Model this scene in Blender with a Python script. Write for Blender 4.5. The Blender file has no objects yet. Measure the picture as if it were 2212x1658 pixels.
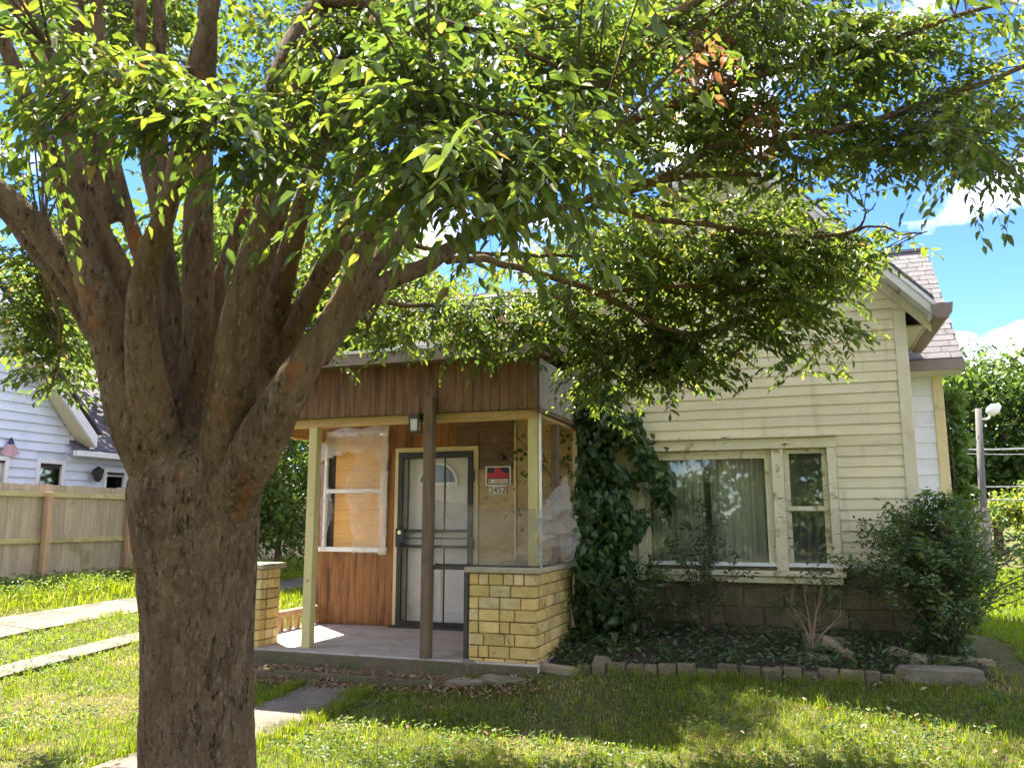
import bpy, bmesh, math, random
import numpy as np
from mathutils import Vector, Matrix, noise as mnoise
random.seed(7); rng = np.random.default_rng(7)
R = math.radians
scene = bpy.context.scene
COL = scene.collection

# ------------------------------------------------------------------ camera
HFOV = 64.0; PITCH = math.atan(291/1770.); YAW = R(19.3); CAMZ = 1.6
cam = bpy.data.cameras.new('camera'); camo = bpy.data.objects.new('camera', cam); COL.objects.link(camo)
cam.sensor_width = 36; cam.lens = 18/math.tan(R(HFOV/2)); cam.clip_start = .05; cam.clip_end = 2000
camo.location = (0, 0, CAMZ); camo.rotation_euler = (math.pi/2+PITCH, 0, YAW)
scene.camera = camo
# ------------------------------------------------------------------ world, sun, exposure
SUN_EL = 62.0; SUN_DIR = Vector((-.755*math.cos(R(SUN_EL)), .656*math.cos(R(SUN_EL)), math.sin(R(SUN_EL)))).normalized()
w = bpy.data.worlds.new('World'); scene.world = w; w.use_nodes = True
nt = w.node_tree; nt.nodes.clear(); N = nt.nodes.new; L = nt.links.new
out = N('ShaderNodeOutputWorld'); bg = N('ShaderNodeBackground'); bg.inputs[1].default_value = .15
sky = N('ShaderNodeTexSky'); sky.sky_type = 'NISHITA'; sky.sun_disc = False
sky.sun_elevation = R(SUN_EL); sky.sun_rotation = math.atan2(SUN_DIR.x, SUN_DIR.y); sky.dust_density = 0; sky.ozone_density = 4; sky.air_density = 1.0; sky.altitude = 1500
tc = N('ShaderNodeTexCoord'); sep = N('ShaderNodeSeparateXYZ'); L(tc.outputs['Generated'], sep.inputs[0])
mp = N('ShaderNodeMapping'); mp.inputs['Scale'].default_value = (1, 1, 1.9); mp.inputs['Location'].default_value = (3.1666, 3.8717, 4.083); L(tc.outputs['Generated'], mp.inputs[0])
nz = N('ShaderNodeTexNoise'); nz.inputs['Scale'].default_value = 4.2; nz.inputs['Detail'].default_value = 7; nz.inputs['Roughness'].default_value = .52
L(mp.outputs[0], nz.inputs['Vector'])
rp = N('ShaderNodeValToRGB'); rp.color_ramp.elements[0].position = .50; rp.color_ramp.elements[1].position = .74
L(nz.outputs['Fac'], rp.inputs[0])
mx = N('ShaderNodeMix'); mx.data_type = 'RGBA'; mx.inputs[7].default_value = (9.9, 9.0, 8.0, 1)
hsv = N('ShaderNodeHueSaturation'); hsv.inputs['Saturation'].default_value = 1.2; hsv.inputs['Hue'].default_value = .514; hsv.inputs['Value'].default_value = .44; L(sky.outputs[0], hsv.inputs['Color'])
L(rp.outputs[0], mx.inputs[0]); L(hsv.outputs[0], mx.inputs[6]); L(mx.outputs[2], bg.inputs[0]); L(bg.outputs[0], out.inputs[0])
sun = bpy.data.lights.new('sun', 'SUN'); sun.energy = 4.1; sun.angle = R(.5); sun.color = (1, .92, .78)
suno = bpy.data.objects.new('sun', sun); COL.objects.link(suno); suno.rotation_euler = (-SUN_DIR).to_track_quat('-Z', 'Y').to_euler()
suno.location = (-10, 12, 20)
vs = scene.view_settings; vs.view_transform = 'Standard'; vs.look = 'None'; vs.gamma = 1; vs.use_curve_mapping = False; vs.exposure = 2.6
cy = scene.cycles; cy.use_denoising = True; cy.use_light_tree = False; cy.adaptive_threshold = .03; cy.max_bounces = 5; cy.diffuse_bounces = 3; cy.glossy_bounces = 3
cy.transmission_bounces = 4; cy.transparent_max_bounces = 8; cy.sample_clamp_indirect = 4; cy.caustics_reflective = False; cy.caustics_refractive = False

# ------------------------------------------------------------------ measuring: a point of the photograph (2212 px wide copy) on a plane of the place
F = 1106/math.tan(R(HFOV/2)); CX, CY = 1106., 829.
FW = np.array([-math.sin(YAW)*math.cos(PITCH), math.cos(YAW)*math.cos(PITCH), math.sin(PITCH)])
RT = np.array([math.cos(YAW), math.sin(YAW), 0.]); UP = np.cross(RT, FW); CC = np.array([0, 0, CAMZ])
def ray(x, y): return FW+RT*(x-CX)/F-UP*(y-CY)/F
def onz(x, y, z): d = ray(x, y); return CC+d*(z-CAMZ)/d[2]
def ony(x, y, Y): d = ray(x, y); return CC+d*Y/d[1]
def onx(x, y, X): d = ray(x, y); return CC+d*X/d[0]
def dep(x, y, D): return CC+ray(x, y)*D
def proj(p):
    v = np.asarray(p)-CC; d = v@FW
    return CX+F*(v@RT)/d, CY-F*(v@UP)/d, d
def sst(a, b, x):
    t = np.clip((x-a)/(b-a), 0, 1); return t*t*(3-2*t)
def gz(x, y):
    return (.22*sst(5, 10, y)+.12*sst(-3.7, -2.7, x)*sst(6, 7.6, y)*(1-sst(9.5, 13, y))+.15*sst(-8.5, -12, x)
            + .10*sst(7.7, 8.6, y)*sst(-2.7, -1.9, x)*(1-sst(1.3, 2.4, x))*(1-sst(9.5, 11, y)))
def ong(x, y):
    z = 0.
    for i in range(60):
        p = onz(x, y, z); z = .5*z+.5*float(gz(p[0], p[1]))
    return onz(x, y, z)

# ------------------------------------------------------------------ materials
def nodes(name):
    m = bpy.data.materials.new(name); m.use_nodes = True; t = m.node_tree; t.nodes.clear()
    o = t.nodes.new('ShaderNodeOutputMaterial'); return m, t, o
def rgba(c): return (c[0], c[1], c[2], 1)
def mixc(t, fac, a, b, mode='MIX'):
    n = t.nodes.new('ShaderNodeMix'); n.data_type = 'RGBA'; n.blend_type = mode
    for i, v in ((0, fac), (6, a), (7, b)):
        if hasattr(v, 'is_output'): t.links.new(v, n.inputs[i])
        else: n.inputs[i].default_value = v if i == 0 else rgba(v)
    return n.outputs[2]
def noi(t, sc, stretch=(1, 1, 1), detail=6, rough=.6, off=None):
    g = t.nodes.new('ShaderNodeNewGeometry'); mpn = t.nodes.new('ShaderNodeMapping'); mpn.inputs['Scale'].default_value = stretch
    t.links.new(g.outputs['Position'], mpn.inputs[0])
    if off is not None: mpn.inputs['Location'].default_value = off
    n = t.nodes.new('ShaderNodeTexNoise'); n.inputs['Scale'].default_value = sc; n.inputs['Detail'].default_value = detail; n.inputs['Roughness'].default_value = rough
    t.links.new(mpn.outputs[0], n.inputs['Vector']); return n.outputs['Fac']
def ramp(t, v, a, b, mx_=1.):
    n = t.nodes.new('ShaderNodeMapRange'); n.inputs[1].default_value = a; n.inputs[2].default_value = b; n.inputs[4].default_value = mx_; t.links.new(v, n.inputs[0]); return n.outputs[0]
def pmat(name, c1, c2, sc=6, st=(1, 1, 1), rough=.8, bump=.3, bsc=60, bst=(1, 1, 1), c3=None, c3r=(.55, .62), c3sc=3, c3st=(1, 1, 1), c4=None, c4r=(.55, .62), c4sc=9, c4st=(1, 1, 1), rnd=.0, spec=.3, dist=.004):
    m, t, o = nodes(name)
    b = t.nodes.new('ShaderNodeBsdfPrincipled'); b.inputs['Roughness'].default_value = rough; b.inputs['Specular IOR Level'].default_value = spec
    c = mixc(t, ramp(t, noi(t, sc, st), .32, .68), c1, c2)
    if c3: c = mixc(t, ramp(t, noi(t, c3sc, c3st, off=(3.1, 7.7, 1.3)), *c3r), c, c3)
    if c4: c = mixc(t, ramp(t, noi(t, c4sc, c4st, off=(13.1, 2.7, 5.3)), *c4r), c, c4)
    if rnd:
        oi = t.nodes.new('ShaderNodeObjectInfo'); r = ramp(t, oi.outputs['Random'], 0, 1); mr = r.node; mr.inputs[3].default_value = 1-rnd; mr.inputs[4].default_value = 1+rnd*.6
        h = t.nodes.new('ShaderNodeHueSaturation'); t.links.new(c, h.inputs['Color']); t.links.new(r, h.inputs['Value']); c = h.outputs[0]
    t.links.new(c, b.inputs['Base Color'])
    if bump:
        bn = t.nodes.new('ShaderNodeBump'); bn.inputs['Strength'].default_value = bump; bn.inputs['Distance'].default_value = dist*5
        t.links.new(noi(t, bsc, bst), bn.inputs['Height']); t.links.new(bn.outputs[0], b.inputs['Normal'])
    t.links.new(b.outputs[0], o.inputs[0]); return m
def leafmat(name, stops, trans=.5, gloss=.06, rough=.45):
    m, t, o = nodes(name)
    a = t.nodes.new('ShaderNodeAttribute'); a.attribute_name = 'tint'
    cr = t.nodes.new('ShaderNodeValToRGB'); e = cr.color_ramp.elements
    e[0].position = stops[0][0]; e[0].color = rgba(stops[0][1]); e[1].position = stops[-1][0]; e[1].color = rgba(stops[-1][1])
    for p, c in stops[1:-1]: el = e.new(p); el.color = rgba(c)
    t.links.new(a.outputs['Fac'], cr.inputs[0])
    d = t.nodes.new('ShaderNodeBsdfDiffuse'); tr = t.nodes.new('ShaderNodeBsdfTranslucent'); gl = t.nodes.new('ShaderNodeBsdfGlossy'); gl.inputs['Roughness'].default_value = rough
    t.links.new(cr.outputs[0], d.inputs[0])
    hs = t.nodes.new('ShaderNodeHueSaturation'); hs.inputs['Hue'].default_value = .492; hs.inputs['Saturation'].default_value = 1.12; hs.inputs['Value'].default_value = 2.15
    t.links.new(cr.outputs[0], hs.inputs['Color']); t.links.new(hs.outputs[0], tr.inputs[0])
    m1 = t.nodes.new('ShaderNodeMixShader'); m1.inputs[0].default_value = trans; t.links.new(d.outputs[0], m1.inputs[1]); t.links.new(tr.outputs[0], m1.inputs[2])
    m2 = t.nodes.new('ShaderNodeMixShader'); m2.inputs[0].default_value = gloss; t.links.new(m1.outputs[0], m2.inputs[1]); t.links.new(gl.outputs[0], m2.inputs[2])
    t.links.new(m2.outputs[0], o.inputs[0]); return m
def sheermat(name, col, alpha, trans=.4, wsc=None):
    m, t, o = nodes(name)
    d = t.nodes.new('ShaderNodeBsdfDiffuse'); d.inputs[0].default_value = rgba(col); tr = t.nodes.new('ShaderNodeBsdfTranslucent'); tr.inputs[0].default_value = rgba(col)
    tp = t.nodes.new('ShaderNodeBsdfTransparent')
    m1 = t.nodes.new('ShaderNodeMixShader'); m1.inputs[0].default_value = trans; t.links.new(d.outputs[0], m1.inputs[1]); t.links.new(tr.outputs[0], m1.inputs[2])
    gl = t.nodes.new('ShaderNodeBsdfGlossy'); gl.inputs['Roughness'].default_value = .35
    m3 = t.nodes.new('ShaderNodeMixShader'); m3.inputs[0].default_value = .08; t.links.new(m1.outputs[0], m3.inputs[1]); t.links.new(gl.outputs[0], m3.inputs[2])
    m2 = t.nodes.new('ShaderNodeMixShader'); t.links.new(tp.outputs[0], m2.inputs[1]); t.links.new(m3.outputs[0], m2.inputs[2])
    v = ramp(t, noi(t, 4, detail=2), .3, .7); v.node.inputs[3].default_value = max(0, alpha-.09); v.node.inputs[4].default_value = min(1, alpha+.09)
    t.links.new(v, m2.inputs[0]); t.links.new(m2.outputs[0], o.inputs[0]); return m
def glassmat(name, tint=(.9, .95, .93), base=.10):
    m, t, o = nodes(name)
    tp = t.nodes.new('ShaderNodeBsdfTransparent'); tp.inputs[0].default_value = rgba(tint); gl = t.nodes.new('ShaderNodeBsdfGlossy'); gl.inputs['Roughness'].default_value = .02
    fr = t.nodes.new('ShaderNodeFresnel'); fr.inputs[0].default_value = 1.5
    ad = t.nodes.new('ShaderNodeMath'); ad.operation = 'ADD'; ad.inputs[1].default_value = base; t.links.new(fr.outputs[0], ad.inputs[0])
    du = t.nodes.new('ShaderNodeBsdfDiffuse'); du.inputs[0].default_value = (.5, .5, .46, 1)
    m0 = t.nodes.new('ShaderNodeMixShader'); t.links.new(tp.outputs[0], m0.inputs[1]); t.links.new(du.outputs[0], m0.inputs[2])
    v = ramp(t, noi(t, 3, (1, 1, .7)), .45, .8); v.node.inputs[4].default_value = .12; t.links.new(v, m0.inputs[0])
    m1 = t.nodes.new('ShaderNodeMixShader'); t.links.new(ad.outputs[0], m1.inputs[0]); t.links.new(m0.outputs[0], m1.inputs[1]); t.links.new(gl.outputs[0], m1.inputs[2])
    t.links.new(m1.outputs[0], o.inputs[0]); return m
def plain(name, c, rough=.6, metal=0, spec=.4):
    m = pmat(name, [x*.85 for x in c], c, sc=14, rough=rough, bump=.08, spec=spec)
    m.node_tree.nodes['Principled BSDF'].inputs['Metallic'].default_value = metal; return m

M = {}
M['siding'] = pmat('cream_siding', (.67, .58, .37), (.75, .665, .44), sc=1.6, rough=.62, bump=.12, bsc=30, bst=(.2, 1, 3), c3=(.40, .34, .22), c3r=(.58, .82), c3sc=1.5, c3st=(.5, 1, 2.2), c4=(.40, .36, .24), c4r=(.56, .85), c4sc=3.0, c4st=(2.6, 1, .35), rnd=.08)
M['whiteside'] = pmat('white_siding', (.72, .73, .74), (.82, .82, .82), sc=2, rough=.55, bump=.1, c3=(.55, .54, .48), c3r=(.6, .85), rnd=.05)
M['blueside'] = pmat('neighbour_siding', (.64, .68, .75), (.73, .77, .83), sc=2, rough=.6, bump=.1, c3=(.52, .55, .60), c3r=(.6, .9), rnd=.05)
M['trim'] = pmat('cream_trim', (.62, .54, .36), (.70, .63, .45), sc=5, rough=.6, bump=.15, c3=(.42, .33, .2), c3r=(.6, .75))
M['peeling'] = pmat('peeling_paint', (.66, .58, .36), (.74, .68, .48), sc=6, rough=.7, bump=.5, bsc=40, c3=(.36, .27, .13), c3r=(.56, .66), c3sc=7, c4=(.10, .075, .05), c4r=(.62, .67), c4sc=16, c4st=(.4, 1, 1.6))
M['white'] = pmat('white_paint', (.74, .72, .67), (.82, .81, .78), sc=6, rough=.5, bump=.1, c3=(.5, .47, .4), c3r=(.62, .8))
M['rake'] = pmat('rake_paint', (.58, .56, .50), (.66, .64, .58), sc=5, rough=.6, bump=.15, c3=(.3, .28, .24), c3r=(.6, .8))
M['yellowpaint'] = pmat('yellow_green_paint', (.55, .46, .20), (.64, .55, .27), sc=5, st=(1, 1, .3), rough=.65, bump=.25, c3=(.25, .20, .10), c3r=(.62, .72), c3sc=9)
M['doortrim'] = pmat('door_trim_paint', (.66, .54, .27), (.74, .63, .36), sc=5, rough=.6, bump=.2, c3=(.4, .3, .14), c3r=(.62, .75))
M['panel'] = pmat('brown_panel', (.22, .095, .034), (.36, .175, .068), sc=7, st=(9, 9, .5), rough=.75, bump=.5, bsc=25, bst=(8, 8, .4), c3=(.30, .21, .16), c3r=(.60, .80), c3sc=2.4, c3st=(3, 3, .5), c4=(.075, .036, .02), c4r=(.52, .70), c4sc=3, c4st=(4, 4, .5), rnd=.10)
M['fascia'] = pmat('weathered_brown_fascia', (.15, .078, .040), (.26, .145, .080), sc=7, st=(9, 9, .5), rough=.8, bump=.5, bsc=25, bst=(8, 8, .4), c3=(.21, .10, .05), c3r=(.52, .74), c3sc=2.2, c3st=(1.5, 1.5, .6), c4=(.055, .033, .024), c4r=(.52, .70), c4sc=3, c4st=(4, 4, .5), rnd=.08)
M['greywood'] = pmat('weathered_wood', (.25, .215, .185), (.37, .33, .29), sc=6, st=(8, 8, .6), rough=.85, bump=.6, bsc=25, bst=(8, 8, .5), c3=(.10, .08, .065), c3r=(.60, .72), c3sc=4, c3st=(4, 4, .7), rnd=.2)
M['postwood'] = pmat('dark_post_wood', (.13, .085, .05), (.22, .15, .095), sc=6, st=(9, 9, .5), rough=.8, bump=.6, bsc=28, bst=(9, 9, .5), c3=(.09, .075, .04), c3r=(.55, .7), c3sc=3)
M['beam'] = pmat('light_beam_wood', (.52, .33, .14), (.66, .46, .23), sc=5, st=(.4, 6, 8), rough=.7, bump=.4, bsc=20, bst=(.4, 8, 8), c3=(.33, .18, .07), c3r=(.58, .75), c3sc=4, c3st=(.5, 4, 6))
M['ply'] = pmat('orange_plywood', (.70, .36, .10), (.82, .48, .17), sc=2.5, st=(.8, 1, 24), rough=.6, bump=.2, c3=(.55, .25, .06), c3r=(.54, .72), c3sc=2, c3st=(.5, 1, 14))
M['tanside'] = pmat('tan_siding', (.48, .345, .175), (.60, .45, .24), sc=4, st=(.6, 1, 2), rough=.75, bump=.4, bsc=25, bst=(.5, 1, 3), c3=(.22, .15, .08), c3r=(.56, .72), c3sc=5, rnd=.12)
M['brownside'] = pmat('brown_siding', (.14, .085, .055), (.22, .15, .10), sc=5, st=(.5, 1, 4), rough=.8, bump=.5, c3=(.28, .22, .16), c3r=(.6, .75), rnd=.2)
M['brick'] = pmat('yellow_brick', (.58, .39, .12), (.70, .51, .20), sc=12, rough=.8, bump=.5, bsc=70, c3=(.36, .27, .12), c3r=(.55, .72), c3sc=5, c4=(.17, .12, .05), c4r=(.63, .71), c4sc=18, rnd=.22)
M['brick2'] = pmat('pale_brick', (.60, .44, .19), (.72, .57, .30), sc=12, rough=.85, bump=.6, bsc=60, c3=(.40, .31, .17), c3r=(.52, .70), c3sc=6, c4=(.16, .12, .06), c4r=(.64, .72), c4sc=16, rnd=.2)
M['mortar'] = pmat('mortar', (.10, .065, .025), (.42, .28, .08), sc=9, rough=.95, bump=.5)
M['cap'] = pmat('concrete_cap', (.34, .29, .19), (.46, .40, .28), sc=12, rough=.9, bump=.5, c3=(.20, .19, .10), c3r=(.58, .7))
M['concrete'] = pmat('concrete', (.36, .31, .27), (.47, .42, .37), sc=5, rough=.9, bump=.4, bsc=90, c3=(.27, .24, .21), c3r=(.55, .7), c3sc=2.5, c4=(.60, .55, .52), c4r=(.6, .75), c4sc=20)
M['oldconcrete'] = pmat('old_concrete', (.135, .112, .088), (.20, .170, .138), sc=4, rough=.93, bump=.5, bsc=80, c3=(.085, .072, .05), c3r=(.52, .66), c3sc=2.2, c4=(.25, .215, .18), c4r=(.58, .72), c4sc=18)
M['step'] = pmat('mossy_concrete', (.105, .078, .048), (.17, .13, .085), sc=6, rough=.92, bump=.5, c3=(.10, .11, .04), c3r=(.50, .66), c3sc=3.5, c4=(.16, .12, .08), c4r=(.55, .7))
M['block'] = pmat('foundation_block', (.115, .088, .052), (.18, .14, .085), sc=8, rough=.95, bump=.7, bsc=40, c3=(.06, .065, .028), c3r=(.5, .66), c3sc=3, rnd=.25)
M['shingle'] = pmat('grey_shingle', (.175, .165, .165), (.25, .238, .238), sc=40, rough=.95, bump=.5, bsc=160, c3=(.22, .19, .20), c3r=(.55, .75), c3sc=2, rnd=.16)
M['darkshingle'] = pmat('dark_shingle', (.10, .09, .11), (.16, .145, .165), sc=30, rough=.95, bump=.5, rnd=.2)
M['gutter'] = pmat('gutter_metal', (.21, .155, .13), (.29, .225, .19), sc=7, rough=.5, bump=.1, c3=(.16, .12, .12), c3r=(.55, .75))
M['flash'] = plain('white_flashing', (.8, .79, .76), .4)
M['fencewood'] = pmat('fence_wood', (.40, .315, .205), (.53, .43, .30), sc=5, st=(6, 6, .5), rough=.85, bump=.4, bsc=20, bst=(6, 6, .4), c3=(.28, .25, .12), c3r=(.58, .75), c3sc=2, c4=(.12, .09, .07), c4r=(.70, .73), c4sc=7, rnd=.14)
M['railwood'] = pmat('mossy_rail_wood', (.42, .37, .15), (.54, .47, .24), sc=5, rough=.85, bump=.4, c3=(.34, .26, .16), c3r=(.55, .7))
M['redpost'] = pmat('fence_post_wood', (.44, .26, .14), (.56, .36, .21), sc=4, st=(6, 6, .5), rough=.85, bump=.4, rnd=.1)
M['black'] = plain('black_metal', (.03, .027, .025), .5)
M['bronze'] = plain('brown_metal_frame', (.055, .045, .038), .5)
M['brass'] = plain('brass', (.75, .6, .35), .35, 1)
M['door'] = pmat('white_door', (.60, .575, .53), (.70, .675, .63), sc=3, rough=.5, bump=.1, c3=(.42, .39, .34), c3r=(.56, .76), c3sc=3)
M['glass'] = glassmat('window_glass', (1, 1, .98), base=.03); M['dimglass'] = glassmat('dim_glass', (.80, .80, .78), .08)
M['curtain'] = sheermat('sheer_curtain', (.93, .93, .88), .96, .22)
M['plastic'] = sheermat('clear_plastic_sheet', (.86, .83, .78), .24, .35); M['plastic2'] = sheermat('milky_plastic_sheet', (.82, .76, .68), .60, .35)
M['screen'] = sheermat('torn_insect_screen', (.34, .29, .24), .34, .3)
M['screen2'] = sheermat('crumpled_insect_screen', (.48, .44, .40), .42, .3)
M['dark'] = plain('dark_interior', (.10, .095, .085), .9)
M['room'] = plain('room_wall', (.78, .76, .70), .9)
M['bark'] = None
M['twig'] = pmat('twig_bark', (.07, .05, .035), (.12, .09, .06), sc=20, rough=.9, bump=.2)
M['stone'] = pmat('rubble_stone', (.17, .14, .10), (.26, .22, .16), sc=9, rough=.95, bump=.6, c3=(.12, .13, .06), c3r=(.52, .68), rnd=.25)
M['timber'] = pmat('old_timber', (.26, .20, .12), (.36, .29, .18), sc=6, st=(.6, 6, 6), rough=.9, bump=.6, c3=(.14, .14, .06), c3r=(.55, .7), rnd=.2)
M['edging'] = pmat('edging_brick', (.15, .115, .07), (.22, .17, .105), sc=12, rough=.95, bump=.6, c3=(.10, .10, .045), c3r=(.5, .64), c3sc=5, rnd=.3)
M['wire'] = plain('pale_wire', (.36, .36, .37), .6)
M['pole'] = pmat('grey_pole_wood', (.10, .095, .09), (.15, .142, .13), sc=6, st=(6, 6, .5), rough=.8, bump=.3)
M['lampm'] = plain('lamp_head_paint', (.80, .78, .74), .4)
M['red'] = plain('sign_red', (.55, .02, .02), .4); M['signblack'] = plain('sign_black', (.015, .013, .015), .4); M['signwhite'] = plain('sign_white', (.78, .74, .64), .5)
M['signpink'] = plain('sign_faded_red', (.68, .42, .33), .5); M['digit'] = plain('number_brown', (.12, .08, .04), .5)
M['flagred'] = plain('flag_red_white', (.62, .40, .42), .8); M['flagblue'] = plain('flag_blue', (.06, .07, .18), .8)
M['litter'] = leafmat('dry_leaf', [(0, (.12, .07, .04)), (.5, (.24, .15, .08)), (1, (.42, .32, .22))], .2, .02)
LG = [(0, (.046, .080, .020)), (.45, (.082, .125, .025)), (.8, (.120, .158, .028)), (.93, (.17, .18, .04)), (1, (.20, .10, .05))]
M['leaf'] = leafmat('tree_leaf', LG, .55, .05)
M['bgleaf'] = leafmat('far_leaf', [(0, (.042, .075, .020)), (.6, (.09, .135, .028)), (1, (.17, .19, .05))], .45, .02)
M['vineleaf'] = leafmat('vine_leaf', [(0, (.034, .070, .021)), (.6, (.066, .120, .031)), (1, (.12, .175, .042))], .35, .05)
M['bushleaf'] = leafmat('bush_leaf', [(0, (.030, .062, .018)), (.6, (.062, .112, .028)), (1, (.12, .17, .04))], .38, .06)
M['yellowleaf'] = leafmat('bright_leaf', [(0, (.07, .12, .03)), (.6, (.13, .19, .04)), (1, (.26, .24, .05))], .45, .03)
M['grass'] = leafmat('grass_blade', [(0, (.075, .125, .016)), (.45, (.145, .200, .022)), (.75, (.23, .24, .04)), (1, (.46, .36, .16))], .45, .02)
def groundmat():
    m, t, o = nodes('lawn_soil'); b = t.nodes.new('ShaderNodeBsdfPrincipled'); b.inputs['Roughness'].default_value = .95; b.inputs['Specular IOR Level'].default_value = .1
    c = mixc(t, ramp(t, noi(t, 1.1), .35, .65), (.085, .11, .026), (.15, .135, .05))
    c = mixc(t, ramp(t, noi(t, 26), .4, .65), c, (.055, .05, .025))
    bn = t.nodes.new('ShaderNodeBump'); bn.inputs['Strength'].default_value = .8; bn.inputs['Distance'].default_value = .03; t.links.new(noi(t, 40), bn.inputs['Height']); t.links.new(bn.outputs[0], b.inputs['Normal'])
    t.links.new(c, b.inputs['Base Color']); t.links.new(b.outputs[0], o.inputs[0]); return m
M['ground'] = groundmat()
M['soil'] = pmat('bed_soil', (.045, .035, .024), (.085, .065, .045), sc=12, rough=.98, bump=.9, bsc=35, c3=(.12, .095, .07), c3r=(.58, .7), c3sc=30, dist=.01)
def barkmat():
    m, t, o = nodes('tree_bark'); b = t.nodes.new('ShaderNodeBsdfPrincipled'); b.inputs['Roughness'].default_value = .95; b.inputs['Specular IOR Level'].default_value = .12
    g = t.nodes.new('ShaderNodeNewGeometry')
    def vor(sc, st, feat, warp=.5):
        mpn = t.nodes.new('ShaderNodeMapping'); mpn.inputs['Scale'].default_value = st; t.links.new(g.outputs['Position'], mpn.inputs[0])
        nz_ = t.nodes.new('ShaderNodeTexNoise'); nz_.inputs['Scale'].default_value = 9; nz_.inputs['Detail'].default_value = 3; t.links.new(g.outputs['Position'], nz_.inputs['Vector'])
        mx_ = t.nodes.new('ShaderNodeVectorMath'); mx_.operation = 'MULTIPLY_ADD'; mx_.inputs[1].default_value = (warp*.1,)*3; t.links.new(nz_.outputs['Color'], mx_.inputs[0]); t.links.new(mpn.outputs[0], mx_.inputs[2])
        v = t.nodes.new('ShaderNodeTexVoronoi'); v.feature = feat; v.inputs['Scale'].default_value = sc; t.links.new(mx_.outputs[0], v.inputs['Vector']); return v
    c = mixc(t, ramp(t, noi(t, 7, (1, 1, .30), 9, .68), .34, .66), (.120, .076, .043), (.28, .192, .112))
    fl = vor(24, (1, 1, .36), 'F1', 1.6); c = mixc(t, ramp(t, fl.outputs['Color'], .25, .95), c, (.29, .225, .145)); c.node.inputs[0].default_value = 0
    fm = t.nodes.new('ShaderNodeMath'); fm.operation = 'MULTIPLY'; fm.inputs[1].default_value = .55; t.links.new(ramp(t, fl.outputs['Color'], .55, 1.0), fm.inputs[0]); t.links.new(fm.outputs[0], c.node.inputs[0])
    ed_ = vor(24, (1, 1, .36), 'DISTANCE_TO_EDGE', 1.6); crack = ramp(t, ed_.outputs['Distance'], .07, .0)
    cm_ = t.nodes.new('ShaderNodeMath'); cm_.operation = 'MULTIPLY'; t.links.new(crack, cm_.inputs[0]); sz_ = t.nodes.new('ShaderNodeSeparateXYZ'); t.links.new(g.outputs['Position'], sz_.inputs[0]); old = ramp(t, sz_.outputs[2], 2.7, 1.5); om = t.nodes.new('ShaderNodeMath'); om.operation = 'MULTIPLY'; t.links.new(old, om.inputs[0]); t.links.new(ramp(t, noi(t, 5), .46, .70), om.inputs[1]); t.links.new(om.outputs[0], cm_.inputs[1]); c = mixc(t, cm_.outputs[0], c, (.05, .034, .022))
    c = mixc(t, ramp(t, noi(t, 34, (1, 1, .34), 5), .56, .64), c, (.06, .041, .027))
    c = mixc(t, ramp(t, noi(t, 48, (1, 1, .30), 4, .65, off=(7, 7, 1)), .57, .64), c, (.31, .235, .155))
    c = mixc(t, ramp(t, noi(t, 7, (1, 1, .10), 5, .6, off=(2, 5, 0)), .46, .66, .45), c, (.30, .185, .098))
    c = mixc(t, ramp(t, noi(t, 11, (1, 1, .14), 5, .6, off=(8, 1, 0)), .54, .68, .5), c, (.075, .050, .031))
    c = mixc(t, ramp(t, noi(t, 2.4, (1, 1, .9), 6, .72, off=(1.3, 8, 2.2)), .58, .67), c, (.36, .135, .045))   # orange patches under shed bark
    vo = vor(60, (1, 1, 1), 'F1', .8); dots = ramp(t, vo.outputs['Distance'], .26, .14); dm_ = t.nodes.new('ShaderNodeMath'); dm_.operation = 'MULTIPLY'; t.links.new(dots, dm_.inputs[0]); t.links.new(ramp(t, noi(t, 4, off=(9, 3, 1)), .50, .66), dm_.inputs[1])
    c = mixc(t, dm_.outputs[0], c, (.06, .042, .028))
    t.links.new(c, b.inputs['Base Color'])
    b1 = t.nodes.new('ShaderNodeBump'); b1.inputs['Strength'].default_value = 1.0; b1.inputs['Distance'].default_value = .045; t.links.new(noi(t, 22, (1.4, 1.4, .26), 9, .72), b1.inputs['Height'])
    b3 = t.nodes.new('ShaderNodeBump'); b3.inputs['Strength'].default_value = .5; b3.inputs['Distance'].default_value = .014; t.links.new(old, b3.inputs['Strength']); t.links.new(ramp(t, ed_.outputs['Distance'], 0, .12), b3.inputs['Height']); t.links.new(b1.outputs[0], b3.inputs['Normal']); hb = t.nodes.new('ShaderNodeMath'); hb.operation = 'MULTIPLY'; hb.inputs[1].default_value = .55; t.links.new(old, hb.inputs[0]); t.links.new(hb.outputs[0], b3.inputs['Strength'])
    b2 = t.nodes.new('ShaderNodeBump'); b2.inputs['Strength'].default_value = .7; b2.inputs['Distance'].default_value = .012; t.links.new(noi(t, 70, (1, 1, .6), 4), b2.inputs['Height']); t.links.new(b3.outputs[0], b2.inputs['Normal'])
    t.links.new(b2.outputs[0], b.inputs['Normal']); t.links.new(b.outputs[0], o.inputs[0]); return m
M['bark'] = barkmat()

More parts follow.
